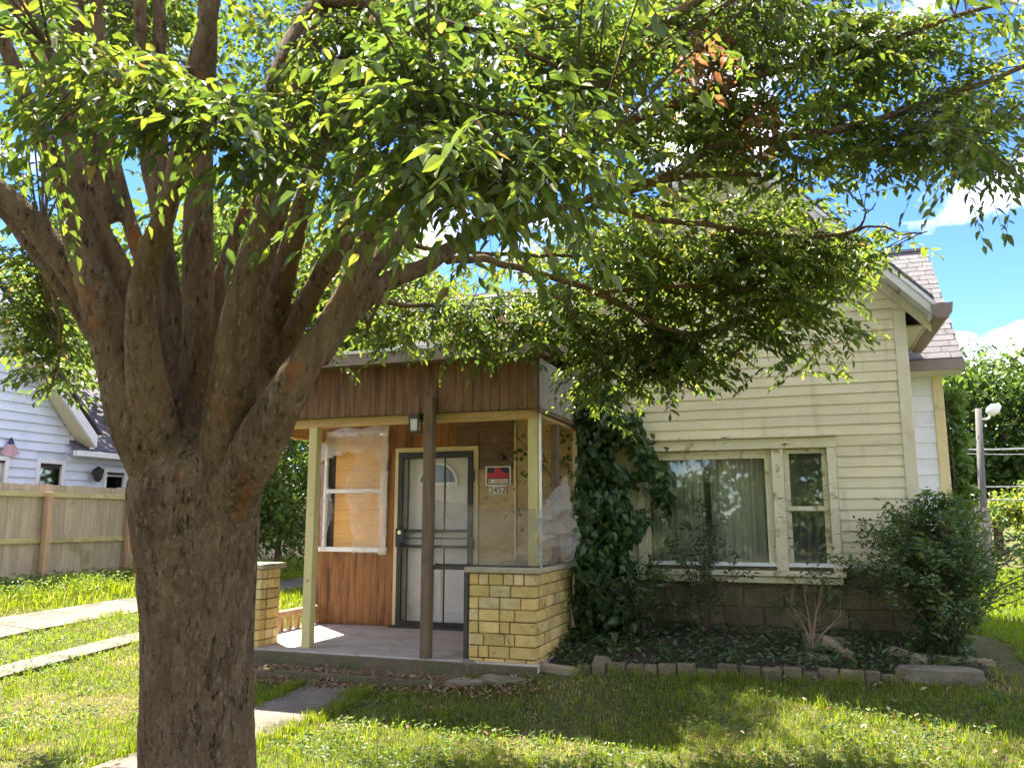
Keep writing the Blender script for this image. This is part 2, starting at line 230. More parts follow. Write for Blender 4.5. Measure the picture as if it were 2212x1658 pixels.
# ------------------------------------------------------------------ object helpers
def tag(o, label=None, cat=None, group=None, kind=None):
    if label: o['label'] = label
    if cat: o['category'] = cat
    if group: o['group'] = group
    if kind: o['kind'] = kind
    return o
def link(o, parent=None):
    COL.objects.link(o)
    if parent is not None: o.parent = parent
    return o
def empty(name, loc=(0, 0, 0), label=None, cat=None, group=None):
    o = bpy.data.objects.new(name, None); o.empty_display_size = .1; link(o); o.location = loc; tag(o, label, cat, group); o['_loc'] = list(loc); return o
def base_of(parent):
    v = Vector((0, 0, 0)); p = parent
    while p is not None: v += p.location; p = p.parent
    return v
class MB:
    def __init__(s): s.v = []; s.f = []
    def add(s, vs_, fs): n = len(s.v); s.v += [tuple(map(float, q)) for q in vs_]; s.f += [tuple(i+n for i in f) for f in fs]; return s
    def box(s, x0, x1, y0, y1, z0, z1):
        x0, x1 = sorted((x0, x1)); y0, y1 = sorted((y0, y1)); z0, z1 = sorted((z0, z1))
        return s.add([(x0, y0, z0), (x1, y0, z0), (x1, y1, z0), (x0, y1, z0), (x0, y0, z1), (x1, y0, z1), (x1, y1, z1), (x0, y1, z1)],
                     [(0, 3, 2, 1), (4, 5, 6, 7), (0, 1, 5, 4), (1, 2, 6, 5), (2, 3, 7, 6), (3, 0, 4, 7)])
    def hexa(s, p): return s.add(p, [(0, 3, 2, 1), (4, 5, 6, 7), (0, 1, 5, 4), (1, 2, 6, 5), (2, 3, 7, 6), (3, 0, 4, 7)])
    def tube(s, pts, rad, n=8, cap=True):
        pts = [Vector(p) for p in pts]; k = len(pts); rad = rad if hasattr(rad, '__len__') else [rad]*k
        prev = None; rings = []
        for i in range(k):
            t = (pts[min(i+1, k-1)]-pts[max(i-1, 0)]).normalized()
            if prev is None: a = t.orthogonal().normalized()
            else: a = (prev-t*prev.dot(t)).normalized()
            prev = a; b = t.cross(a)
            rings.append([pts[i]+(a*math.cos(2*math.pi*j/n)+b*math.sin(2*math.pi*j/n))*rad[i] for j in range(n)])
        n0 = len(s.v)
        for r_ in rings: s.v += [tuple(q) for q in r_]
        for i in range(k-1):
            for j in range(n): s.f.append((n0+i*n+j, n0+i*n+(j+1) % n, n0+(i+1)*n+(j+1) % n, n0+(i+1)*n+j))
        if cap: s.f.append(tuple(n0+j for j in range(n-1, -1, -1))); s.f.append(tuple(n0+(k-1)*n+j for j in range(n)))
        return s
    def build(s, name, mat, parent=None, smooth=False, label=None, cat=None, kind=None, group=None, bevel=0):
        b = base_of(parent)
        me = bpy.data.meshes.new(name); me.from_pydata([(x-b.x, y-b.y, z-b.z) for x, y, z in s.v], [], s.f); me.update()
        if bevel:
            bm = bmesh.new(); bm.from_mesh(me); bmesh.ops.bevel(bm, geom=bm.edges[:], offset=bevel, segments=1, affect='EDGES', clamp_overlap=True); bm.to_mesh(me); bm.free()
        if mat: me.materials.append(mat)
        if smooth: me.polygons.foreach_set('use_smooth', [True]*len(me.polygons))
        o = bpy.data.objects.new(name, me); link(o, parent); return tag(o, label, cat, group, kind)
def box(name, x0, x1, y0, y1, z0, z1, mat, parent=None, bevel=0, **k): return MB().box(x0, x1, y0, y1, z0, z1).build(name, mat, parent, bevel=bevel, **k)
_unit = {}
def unit_box(mat, bev=.06):
    key = (mat.name, bev)
    if key not in _unit:
        bm = bmesh.new(); bmesh.ops.create_cube(bm, size=1); bmesh.ops.bevel(bm, geom=bm.edges[:], offset=bev, segments=1, affect='EDGES')
        me = bpy.data.meshes.new('piece'); bm.to_mesh(me); bm.free(); me.materials.append(mat); _unit[key] = me
    return _unit[key]
def piece(name, cx, cy, cz, sx, sy, sz, mat, parent, bev=.06, rot=None):
    o = bpy.data.objects.new(name, unit_box(mat, bev)); b = base_of(parent); o.location = (cx-b.x, cy-b.y, cz-b.z); o.scale = (sx, sy, sz)
    if rot: o.rotation_euler = rot
    return link(o, parent)
def bigmesh(name, verts, faces, mat, parent=None, tint=None, smooth=False, nside=4, **k):
    """verts (n,3), faces (m,nside) numpy, tint per face"""
    b = base_of(parent); verts = np.asarray(verts, dtype=np.float32)-np.array([b.x, b.y, b.z], dtype=np.float32)
    me = bpy.data.meshes.new(name); m = len(faces)
    me.vertices.add(len(verts)); me.vertices.foreach_set('co', verts.ravel())
    me.loops.add(m*nside); me.loops.foreach_set('vertex_index', np.asarray(faces, dtype=np.int32).ravel())
    me.polygons.add(m); me.polygons.foreach_set('loop_start', np.arange(0, m*nside, nside, dtype=np.int32))
    if tint is not None:
        a = me.attributes.new('tint', 'FLOAT', 'FACE'); a.data.foreach_set('value', np.asarray(tint, dtype=np.float32))
    me.update(calc_edges=True); me.materials.append(mat)
    o = bpy.data.objects.new(name, me); link(o, parent); return tag(o, **k)
def nrm(a): return a/np.maximum(np.linalg.norm(a, axis=-1, keepdims=True), 1e-9)
LEAF_T = np.array([0, .28, .62, 1.0]); LEAF_W = np.array([0, 1.0, .80, 0])
def leaf_arrays(pos, tip, nor, ln, wd, fold=.25, curl=.12):
    """ovate leaves folded on the midrib: 6 verts, 2 quads each"""
    tip = nrm(tip); side = nrm(np.cross(tip, nor)); nor = np.cross(side, tip); n = len(pos); ln = ln[:, None]; wd = wd[:, None]
    def P(t, s): return pos+tip*ln*t+side*wd*s*.5+nor*(abs(s)*wd*fold-(t**2)*ln*curl)
    V = np.stack([P(0, 0), P(.28, 1), P(.62, .8), P(1, 0), P(.62, -.8), P(.28, -1)], axis=1).reshape(-1, 3)
    i = np.arange(n)[:, None]*6
    Fq = np.concatenate([i+np.array([[0, 1, 2, 3]]), i+np.array([[0, 3, 4, 5]])], axis=1).reshape(-1, 4)
    return V, Fq
def leaf_cloud(name, pos, mat, ln, parent=None, tint=None, wr=.42, droop=.5, nrand=.8, **k):
    n = len(pos); a = rng.uniform(0, 2*np.pi, n)
    tip = np.stack([np.cos(a), np.sin(a), rng.normal(-droop, .45, n)], 1)
    nor = nrm(np.stack([rng.normal(0, nrand, n), rng.normal(0, nrand, n), np.ones(n)], 1))
    lens = ln*rng.uniform(.65, 1.25, n); V, Fq = leaf_arrays(pos, tip, nor, lens, lens*wr)
    if tint is None: tint = np.clip(rng.normal(.45, .22, n), 0, 1)
    return bigmesh(name, V, Fq, mat, parent, np.repeat(tint, 2), **k)
def catmull(P, m=6):
    P = np.asarray(P, float); Q = np.vstack([2*P[0]-P[1], P, 2*P[-1]-P[-2]]); o = []
    for i in range(1, len(Q)-2):
        for t in np.linspace(0, 1, m, endpoint=False):
            a, b, c, d = Q[i-1], Q[i], Q[i+1], Q[i+2]
            o.append(.5*((2*b)+(-a+c)*t+(2*a-5*b+4*c-d)*t*t+(-a+3*b-3*c+d)*t**3))
    o.append(Q[-2]); return np.array(o)

# ================================================================== THE SETTING: ground, walk, driveway
def ax(fine0, fine1, st, far): return np.concatenate([-np.geomspace(far, .6, 22)+fine0, np.arange(fine0, fine1, st), np.geomspace(.6, far, 22)+fine1])
xs = ax(-15, 6, .2, 600); ys = ax(1, 16, .2, 600)
XX, YY = np.meshgrid(xs, ys); ZZ = gz(XX, YY)
sm = np.vectorize(lambda x, y: mnoise.noise((x*.9, y*.9, 0))*.02 if abs(x) < 30 and abs(y) < 40 else 0.)(XX, YY)
ZZ = ZZ+sm
def gzf(x, y):
    x = np.atleast_1d(x); y = np.atleast_1d(y); return gz(x, y)+np.array([mnoise.noise((a*.9, b*.9, 0))*.02 for a, b in zip(x, y)])
V = np.stack([XX, YY, ZZ], -1).reshape(-1, 3); nx, ny = len(xs), len(ys)
ii, jj = np.meshgrid(np.arange(ny-1), np.arange(nx-1), indexing='ij'); a = (ii*nx+jj).ravel(); Fq = np.stack([a, a+1, a+nx+1, a+nx], 1)
bigmesh('ground', V, Fq, M['ground'], kind='structure', label='patchy lawn soil of the front yard and the land around')
# front walk: concrete slabs, in depth direction
walk = empty('walkway'); walk['kind'] = 'structure'; tag(walk, 'concrete front walk leading to the porch steps')
yy = 1.5
while yy < 6.95:
    y1 = min(yy+1.2, 6.98); xl = -4.42; xr = -3.78
    q = [(xl, yy+.008), (xr, yy+.008), (xr, y1-.008), (xl, y1-.008)]
    MB().hexa([(x, y, float(gz(x, y))-.08) for x, y in q]+[(x, y, float(gz(x, y))+.022) for x, y in q]).build('slab', M['oldconcrete'], walk, bevel=.008); yy = y1
for nm, xa, xb, ya, yb, lab in (('driveway', -10.35, -9.3, 1, 30, 'wide pale concrete driveway strip near the fence'), ('driveway', -7.95, -7.5, 1, 30, 'narrow half overgrown concrete strip beside the wide one')):
    d = empty(nm); d['kind'] = 'structure'; tag(d, lab); y0 = ya
    while y0 < yb:
        y1 = y0+2.4; q = [(xa, y0+.01), (xb, y0+.01), (xb, y1-.01), (xa, y1-.01)]
        MB().hexa([(x, y, float(gz(x, y))-.1) for x, y in q]+[(x, y, float(gz(x, y))+.035) for x, y in q]).build('slab', M['oldconcrete'], d); y0 = y1
# garden bed soil, a low mounded sheet
gx = np.arange(-3.3, 1.5, .1); gy = np.arange(6.9, 9.0, .1); A, Bm = np.meshgrid(gx, gy)
ed = lambda x: 7.5+.11*(x+2.0)
inb = np.clip((Bm-(ed(A)+.02))/.12, -1, 1); zb = gz(A, Bm)+.03*inb+np.vectorize(lambda x, y: mnoise.noise((x*3, y*3, 4))*.02)(A, Bm)-.03*(A < -2.4)
V = np.stack([A, Bm, zb], -1).reshape(-1, 3); nx, ny = len(gx), len(gy); ii, jj = np.meshgrid(np.arange(ny-1), np.arange(nx-1), indexing='ij'); a = (ii*nx+jj).ravel()
bigmesh('garden_bed', V, np.stack([a, a+1, a+nx+1, a+nx], 1), M['soil'], kind='structure', label='dark soil of the planting bed under the front window')

# ================================================================== THE HOUSE
house = empty('house', (-.65, 9.0, 0), 'neglected cream sided house with brown porch and brick piers', 'house')
FY = 9.0      # main front wall plane
WL, WR_ = -2.42, 1.08; PK = -.65; PZ = 5.62; EZ = 3.72   # gable walls, peak
def rake_x(z, side):   # wall half width under the rake
    if z < EZ: return WL if side < 0 else WR_
    k = (z-EZ)/(PZ-EZ); return WL+(PK-WL)*k if side < 0 else WR_+(PK-WR_)*k
wTL = ony(1375, 958, FY); wBR = ony(1815, 1243, FY); wx0, wx1, wz0, wz1 = wTL[0], ony(1806, 1000, FY)[0], 1.03, 2.42
rz0 = lambda x: PZ+.10-abs(x-PK)*(PZ-EZ)/(PK-WL)
fw_ = MB()   # backing wall with window opening
T = .12
fw_.box(WL, wx0+.05, FY+.03, FY+.03+T, .3, EZ); fw_.box(wx1-.05, WR_, FY+.03, FY+.03+T, .3, EZ)
fw_.box(wx0+.05, wx1-.05, FY+.03, FY+.03+T, .3, wz0+.06); fw_.box(wx0+.05, wx1-.05, FY+.03, FY+.03+T, wz1-.05, EZ)
fw_.add([(WL, FY+.03, EZ), (WR_, FY+.03, EZ), (PK, FY+.03, PZ), (WL, FY+.15, EZ), (WR_, FY+.15, EZ), (PK, FY+.15, PZ)], [(0, 1, 2), (5, 4, 3), (0, 3, 4, 1), (1, 4, 5, 2), (2, 5, 3, 0)])
wall = fw_.build('front_wall', M['trim'], house)
def lap(name, xa0, xb0, xa1, xb1, z0, z1, y, mat, parent, th=.018, lapz=.02):
    """clapboard: thick bottom edge, thin top, lapping the next one"""
    return MB().hexa([(xa0, y-th, z0), (xb0, y-th, z0), (xb0, y+.012, z0), (xa0, y+.012, z0), (xa1, y-.003, z1+lapz), (xb1, y-.003, z1+lapz), (xb1, y+.012, z1+lapz), (xa1, y+.012, z1+lapz)]).build(name, mat, parent)
z = 1.16; EXPO = .107
while z < PZ-.06:
    z1 = z+EXPO; j = random.uniform(-.002, .002)
    l0, r0, l1, r1 = rake_x(z+.0, -1), rake_x(z, 1)-.0, rake_x(z1, -1), rake_x(z1, 1)
    if z < EZ: r0 = r1 = WR_-.10
    if l1 < r1:
        if z < wz1+.02 and z1 > wz0:
            if z1 > wz1+.05: lap('siding_board', l0, r0, l1, r1, max(z, wz1+.02), z1, FY+j, M['siding'], wall)
            else:
                lap('siding_board', l0, wx0-.004, l1, wx0-.004, z, z1, FY+j, M['siding'], wall); lap('siding_board', wx1+.004, r0, wx1+.004, r1, z, z1, FY+j, M['siding'], wall)
        elif random.random() < .6:
            xj = random.uniform(l1+.3, r1-.3) if r1-l1 > .8 else l1
            lap('siding_board', l0, xj-.0015, l1, xj-.0015, z, z1, FY+j, M['siding'], wall); lap('siding_board', xj+.0015, r0, xj+.0015, r1, z+random.uniform(-.002, .002), z1, FY+j-.002, M['siding'], wall)
        else: lap('siding_board', l0, r0, l1, r1, z, z1, FY+j, M['siding'], wall)
    z = z1
box('corner_board', WR_-.10, WR_+.015, FY-.03, FY+.16, 1.12, EZ-.02, M['trim'], house, bevel=.004)
box('starter_strip', WL, WR_, FY-.022, FY+.02, 1.118, 1.156, M['white'], house)
# side wall of gable wing (right) and left
box('eave_return', WR_-.11, WR_+.20, FY-.018, FY+.165, EZ-.015, rz0(WR_)-.02, M['trim'], house)
box('side_wall', WR_-.05, WR_-.004, FY+.16, 10.9, .3, EZ, M['siding'], house)
box('side_wall', WL+.004, WL+.05, FY+.16, 10.9, .3, EZ, M['siding'], house)
# foundation blocks
fnd = box('foundation', WL, WR_+.02, FY+.02, FY+.2, -.1, 1.118, M['mortar'], house)
zc = .12; r_ = 0
while zc < 1.09:
    x = WL-(.2 if r_ % 2 else 0)
    while x < WR_:
        xa, xb = max(x, WL), min(x+.40, WR_+.02)
        if xb-xa > .05: piece('block', (xa+xb)/2, FY+.035+random.uniform(-.006, .004), zc+.095, xb-xa-.012, .09, .188, M['block'], fnd, .03)
        x += .40
    zc += .2; r_ += 1
# gable roof, rakes and soffit
OV = 8.68; s = (PZ-EZ)/(PK-WL)
def rz(x): return PZ+.10-abs(x-PK)*s
LE, RE = WL-.26, WR_+.24
for nm, xa, xb in (('roof_slope', RE, PK), ('roof_slope', LE, PK)):
    za, zb_ = rz(xa), rz(xb)
    MB().hexa([(xa, OV-.02, za+.10), (xb, OV-.02, zb_+.10), (xb, 12.6, zb_+.10), (xa, 12.6, za+.10), (xa, OV-.02, za+.135), (xb, OV-.02, zb_+.135), (xb, 12.6, zb_+.135), (xa, 12.6, za+.135)]).build(nm, M['darkshingle'], house)
    rk = MB().hexa([(xa, OV, za-.06), (xb, OV, zb_-.06), (xb, OV+.03, zb_-.06), (xa, OV+.03, za-.06), (xa, OV, za+.098), (xb, OV, zb_+.098), (xb, OV+.03, zb_+.098), (xa, OV+.03, za+.098)]).build('rake_board', M['rake'], house)
    MB().hexa([(xa, OV-.015, za+.045), (xb, OV-.015, zb_+.045), (xb, OV-.001, zb_+.045), (xa, OV-.001, za+.045), (xa, OV-.015, za+.094), (xb, OV-.015, zb_+.094), (xb, OV-.001, zb_+.094), (xa, OV-.001, za+.094)]).build('rake_trim', M['white'], rk)
    so = empty('soffit'); so.parent = house; n = 7
    for i in range(n):
        x0_ = xa+(xb-xa)*(i/n); x1_ = xa+(xb-xa)*((i+1)/n-.006); z0_, z1_ = rz(x0_)-.035, rz(x1_)-.035
        so_b = base_of(so)
        MB().hexa([(x0_, OV+.032, z0_), (x1_, OV+.032, z1_), (x1_, FY+.03, z1_), (x0_, FY+.03, z0_), (x0_, OV+.032, z0_+.02), (x1_, OV+.032, z1_+.02), (x1_, FY+.03, z1_+.02), (x0_, FY+.03, z0_+.02)]).build('soffit_panel', M['rake'], so)
    fr = MB().hexa([(xa, FY-.05, za-.16), (xb, FY-.05, zb_-.16), (xb, FY-.022, zb_-.16), (xa, FY-.022, za-.16), (xa, FY-.05, za-.04), (xb, FY-.05, zb_-.04), (xb, FY-.022, zb_-.04), (xa, FY-.022, za-.04)]).build('frieze_board', M['trim'], house)
gm = MB()
gp = [(-.02, .14), (-.015, .04), (.02, 0), (.10, 0), (.15, .05), (.165, .15)]
box('eave_soffit', WR_-.0, RE-.035, FY+.17, 10.44, rz(RE)-.05, rz(RE)-.03, M['rake'], house)
gxr, gzr = RE-.005, rz(RE)-.09
for sgn in (0, 1):
    pass
vv = [(gxr+a_, OV-.04, gzr+b_) for a_, b_ in gp]+[(gxr+a_, 10.45, gzr+b_) for a_, b_ in gp]+[(gxr+a_*.9+.006, OV-.04, gzr+b_*.95+.008) for a_, b_ in gp]+[(gxr+a_*.9+.006, 10.45, gzr+b_*.95+.008) for a_, b_ in gp]
k = len(gp); ff = [(i, i+1, k+i+1, k+i) for i in range(k-1)]+[(2*k+i+1, 2*k+i, 3*k+i, 3*k+i+1) for i in range(k-1)]+[tuple(range(k-1, -1, -1))]
gm.add(vv, ff).build('gutter', M['gutter'], house)
box('eave_fascia', RE-.03, RE-.004, OV+.04, 10.45, rz(RE)-.06, rz(RE)+.09, M['rake'], house)
# front window
wn = empty('front_window'); wn.parent = house; WY = FY
for a_, b_ in ((wx0, wx0+.085), (wx1-.085, wx1)): box('side_casing', a_, b_, WY-.045, WY+.10, wz0+.05, wz1-.10, M['peeling'], wn, bevel=.004)
box('head_casing', wx0-.03, wx1+.01, WY-.05, WY+.10, wz1-.10, wz1+.01, M['peeling'], wn, bevel=.005)
box('drip_cap', wx0-.05, wx1+.03, WY-.085, WY+.0, wz1+.013, wz1+.035, M['peeling'], wn, bevel=.004)
box('sill', wx0-.06, wx1+.03, WY-.10, WY+.10, wz0-.005, wz0+.047, M['peeling'], wn, bevel=.006)
box('sill_apron', wx0-.03, wx1, WY-.06, WY-.024, wz0-.075, wz0-.012, M['peeling'], wn, bevel=.004)
mu0, mu1 = ony(1672, 1100, WY)[0], ony(1698, 1100, WY)[0]
box('mullion', mu0, mu1, WY-.04, WY+.10, wz0+.05, wz1-.103, M['peeling'], wn, bevel=.004)
bx0, bx1 = wx0+.088, mu0-.003
sa = MB(); st_ = .045
sa.box(bx0, bx0+st_, WY+.02, WY+.06, wz0+.05, wz1-.105).box(bx1-.07, bx1, WY+.02, WY+.06, wz0+.05, wz1-.105).box(bx0+st_, bx1-.07, WY+.022, WY+.062, wz1-.19, wz1-.105).box(bx0+st_, bx1-.07, WY+.022, WY+.062, wz0+.05, wz0+.125)
sa.build('sash', M['peeling'], wn)
box('pane', bx0+st_, bx1-.07, WY+.038, WY+.044, wz0+.126, wz1-.191, M['glass'], wn)
sx0, sx1 = mu1+.003, wx1-.088; mz = ony(1745, 1098, WY)[2]
for nm, za, zb_, yo in (('upper', mz-.02, wz1-.105, .03), ('lower', wz0+.05, mz+.02, .055)):
    sa = MB(); sa.box(sx0, sx0+.05, WY+yo, WY+yo+.03, za, zb_).box(sx1-.05, sx1, WY+yo, WY+yo+.03, za, zb_).box(sx0+.05, sx1-.05, WY+yo+.001, WY+yo+.029, zb_-.045, zb_).box(sx0+.05, sx1-.05, WY+yo+.001, WY+yo+.029, za, za+(.075 if nm == 'lower' else .045))
    sa.build('sash', M['peeling'], wn); box('pane', sx0+.05, sx1-.05, WY+yo+.012, WY+yo+.017, za+(.076 if nm == 'lower' else .046), zb_-.046, M['dimglass'], wn)
# room behind the window
rm = MB(); rm.add([(-2.35, 9.16, .3), (.98, 9.16, .3), (.98, 11.0, .3), (-2.35, 11.0, .3), (-2.35, 9.16, 2.9), (.98, 9.16, 2.9), (.98, 11.0, 2.9), (-2.35, 11.0, 2.9)], [(0, 1, 2, 3), (7, 6, 5, 4), (1, 5, 6, 2), (2, 6, 7, 3), (3, 7, 4, 0)])
rm.build('room_interior', M['room'], house)
def curtain(xa, xb, y, z0, z1, folds, amp, label, ph=0., tilt=0.):
    n = 90; vs_ = []; fs = []
    for i in range(n+1):
        u = i/n; x = xa+(xb-xa)*u; yo = amp*math.sin(u*folds*2*math.pi+ph)+amp*.5*math.sin(u*folds*4.7+1+ph)
        for kz in range(5): q = kz/4; vs_.append((x+tilt*(1-q)*(1 if u > .5 else .2), y+yo*(.7+.5*(1-q)), z0+(z1-z0)*q))
    for i in range(n):
        for kz in range(4): a_ = i*5+kz; fs.append((a_, a_+5, a_+6, a_+1))
    return MB().add(vs_, fs).build('curtain', M['curtain'], None, smooth=True, label=label, cat='curtain', group='curtains in the front window')
cm = ony(1530, 1100, 9.2)[0]
curtain(bx0-.02, cm-.06, 9.20, 1.0, 2.5, 7, .03, 'pale sheer curtain on the left of the big pane', 0, .05)
curtain(cm+.03, bx1+.03, 9.205, 1.0, 2.5, 7, .03, 'pale sheer curtain on the right of the big pane', 1.3)
curtain(sx0-.02, sx1+.03, 9.20, 1.0, 2.5, 3, .028, 'grey sheer curtain behind the narrow double hung sash', 2)

# rear body: white wall, trim, roof of shingles on the right
RY = 10.9; RX = 1.66
rw = box('rear_wall', -5.9, RX-.02, RY+.02, RY+.14, .2, 3.42, M['whiteside'], house)
z = .6
while z < 3.4:
    lap('siding_board', WR_, RX-.10, WR_, RX-.10, z, z+.19, RY, M['whiteside'], rw, th=.02); z += .19
box('rear_corner_board', RX-.10, RX+.012, RY-.03, RY+.15, .4, 3.44, M['doortrim'], house, bevel=.004)
box('rear_side_wall', RX-.06, RX-.012, RY+.15, 14, .2, 3.42, M['whiteside'], house)
rr = MB(); rdg = (12.35, 5.32); eav = (10.45, 3.42)
def rearz(y): return eav[1]+(rdg[1]-eav[1])*(y-eav[0])/(rdg[0]-eav[0])
rr.hexa([(-5.9, eav[0], eav[1]-.04), (RX+.18, eav[0], eav[1]-.04), (RX+.18, rdg[0], rdg[1]-.04), (-5.9, rdg[0], rdg[1]-.04), (-5.9, eav[0], eav[1]), (RX+.18, eav[0], eav[1]), (RX+.18, rdg[0], rdg[1]), (-5.9, rdg[0], rdg[1])])
rr.hexa([(-5.9, rdg[0], rdg[1]-.04), (RX+.18, rdg[0], rdg[1]-.04), (RX+.18, 14.3, eav[1]-.04), (-5.9, 14.3, eav[1]-.04), (-5.9, rdg[0], rdg[1]), (RX+.18, rdg[0], rdg[1]), (RX+.18, 14.3, eav[1]), (-5.9, 14.3, eav[1])])
rroof = rr.build('rear_roof', M['darkshingle'], house)
ln_ = math.hypot(rdg[0]-eav[0], rdg[1]-eav[1]); ang = math.atan2(rdg[1]-eav[1], rdg[0]-eav[0]); nco = 22; ex = ln_/nco
for c_ in range(nco):
    sd = (c_+.55)*ex; yc = eav[0]+sd*math.cos(ang)-.006*math.sin(ang); zc = eav[1]+sd*math.sin(ang)+.006*math.cos(ang)
    x = RX+.19-(.0 if c_ % 2 else .10)
    xe = RX+.19; xs_ = [xe]
    while x > .75:
        xs_.append(x-random.uniform(0, .03)); x -= random.choice((.2, .24, .28))
    xs_ = sorted(set(xs_)); 
    for a_, b_ in zip(xs_[:-1], xs_[1:]):
        if b_-a_ < .03: continue
        piece('shingle', (a_+b_)/2, yc, zc+random.uniform(0, .004), b_-a_-.008, ex*.86, .016, M['shingle'], rroof, .04, (ang+R(1.0), 0, 0))
box('ridge_cap', .4, RX+.19, rdg[0]-.07, rdg[0]+.07, rdg[1]-.02, rdg[1]+.02, M['shingle'], house)
box('rear_eave_fascia', WR_+.1, RX+.19, eav[0]-.03, eav[0]-.003, eav[1]-.12, eav[1]-.005, M['gutter'], house)
box('rear_soffit', -2.4, RX+.17, eav[0], RY, eav[1]-.13, eav[1]-.10, M['rake'], house)
MB().add([(RX-.02, RY+.1, 3.42), (RX-.02, 14, 3.42), (RX-.02, 12.35, 5.24)], [(0, 1, 2)]).build('rear_gable_wall', M['whiteside'], house)
# upper wall and eave over the porch
uw = box('upper_wall', -4.35, WL, 9.36, 9.48, 3.1, 4.15, M['trim'], house)
z = 3.32
while z < 4.1: lap('siding_board', -4.35, WL, -4.35, WL, z, z+EXPO, 9.34, M['siding'], uw); z += EXPO
box('upper_eave_fascia', -5.05, WL-.27, 9.0, 9.03, 4.10, 4.24, M['white'], house)
MB().hexa([(-5.1, 8.98, 4.20), (WL, 8.98, 4.20), (WL, 12.3, 5.2), (-5.1, 12.3, 5.2), (-5.1, 8.98, 4.25), (WL, 8.98, 4.25), (WL, 12.3, 5.25), (-5.1, 12.3, 5.25)]).build('upper_roof', M['shingle'], house)
box('upper_side_wall', -4.35, -4.28, 9.48, 12, 3.1, 4.3, M['siding'], house)

# ---- porch
PY = 7.45; DW = 9.3; PL, PR = -5.92, -2.35; FZ = .30
fl = box('porch_floor', PL, PR+.02, 7.32, DW+.1, .0, FZ, M['concrete'], house, bevel=.012)
box('porch_kerb', PL+.01, PR+.03, 7.285, 7.318, .02, FZ-.012, M['step'], house, bevel=.006)
box('step', -5.9, -3.02, 6.98, 7.283, -.05, .175, M['step'], house, bevel=.012)
# brown grooved panel wall (strips between grooves), opening for window
px0 = ony(704, 1000, DW)[0]; px1 = ony(838, 1000, DW)[0]; pz0, pz1 = 1.19, 2.71; dx0 = ony(857, 1000, DW)[0]; dx1 = ony(1035, 1000, DW)[0]; dzt = ony(940, 966, DW)[2]
pw = MB().box(PL, px0, DW+.02, DW+.1, FZ, 3.1).box(px1, dx0, DW+.02, DW+.1, FZ, 3.1).box(px0, px1, DW+.02, DW+.1, FZ, pz0).box(px0, px1, DW+.02, DW+.1, pz1, 3.1).box(dx0, dx1, DW+.02, DW+.1, dzt-.02, 3.1).build('porch_wall', M['dark'], house)
def strips(xa, xb, za, zb_, y, mat, parent, wd=.10, th=.02, axis='x'):
    n = max(1, round(abs(xb-xa)/wd)); d = (xb-xa)/n
    for i in range(n):
        c = xa+(i+.5)*d
        if axis == 'x': piece('panel_strip', c, y, (za+zb_)/2, abs(d)-.004, th, zb_-za, mat, parent, .05)
        else: piece('panel_strip', y, c, (za+zb_)/2, th, abs(d)-.004, zb_-za, mat, parent, .05)
strips(PL, px0, FZ+.01, 2.98, DW, M['panel'], pw); strips(px1, dx0, FZ+.01, 2.98, DW, M['panel'], pw)
strips(px0, px1, FZ+.01, pz0, DW, M['panel'], pw); strips(px0, px1, pz1, 2.98, DW, M['panel'], pw); strips(dx0, -3.98, dzt+.003, 2.98, DW, M['panel'], pw)
# porch window: plywood behind a white frame
pwn = empty('boarded_window'); pwn.parent = house
fm = .035
fr_ = MB(); fr_.box(px0, px0+fm, DW-.03, DW+.02, pz0+.06, pz1-fm).box(px1-fm, px1, DW-.03, DW+.02, pz0+.06, pz1-fm).box(px0, px1, DW-.03, DW+.02, pz1-fm, pz1)
fr_.build('frame', M['white'], pwn)
box('sill', px0-.04, px1+.03, DW-.05, DW+.02, pz0-.0, pz0+.058, M['white'], pwn, bevel=.004)
pm = ony(770, 1060, DW)[2]; box('meeting_rail', px0+fm, px1-fm, DW-.028, DW+.01, pm-.025, pm+.025, M['white'], pwn, bevel=.004)
box('plywood_board', px0+.12, px1-.005, DW+.055, DW+.07, pz0+.05, pz1-.05, M['ply'], pwn)
box('dark_gap', px0, px0+.118, DW+.075, DW+.09, pz0+.05, pz1-.05, M['dark'], pwn)
# door
dr = empty('front_door'); dr.parent = house
dm = MB().box(dx0, dx0+.055, DW-.035, DW+.06, FZ+.002, dzt-.055).box(dx1-.06, dx1, DW-.035, DW+.06, FZ+.002, dzt-.055).box(dx0, dx1, DW-.037, DW+.06, dzt-.055, dzt)
dm.build('door_frame', M['doortrim'], dr)
ix0, ix1 = dx0+.058, dx1-.063; it = dzt-.058
box('door_leaf', ix0+.01, ix1-.01, DW+.045, DW+.085, FZ+.02, it-.01, M['door'], dr)
fcx = (ix0+ix1)/2; fz_ = ony(950, 1042, DW)[2]; fr2 = .27
fn = MB(); n = 16
fn.add([(fcx, DW+.0385, fz_)]+[(fcx+math.cos(math.pi*i/n)*fr2*.88, DW+.0385, fz_+.012+math.sin(math.pi*i/n)*fr2*.80) for i in range(n+1)], [(0, i+2, i+1) for i in range(n)]).build('fanlight_pane', plain('fan_glass', (.13, .13, .125), .12, spec=.8), dr)
fa = MB()
for i in range(n):
    a0, a1 = math.pi*i/n, math.pi*(i+1)/n; P_ = []
    for y in (DW+.022, DW+.044):
        P_ += [(fcx+math.cos(a0)*fr2*.88, y, fz_+math.sin(a0)*fr2*.82), (fcx+math.cos(a0)*fr2, y, fz_+math.sin(a0)*fr2*.95), (fcx+math.cos(a1)*fr2, y, fz_+math.sin(a1)*fr2*.95), (fcx+math.cos(a1)*fr2*.88, y, fz_+math.sin(a1)*fr2*.82)]
    fa.hexa(P_)
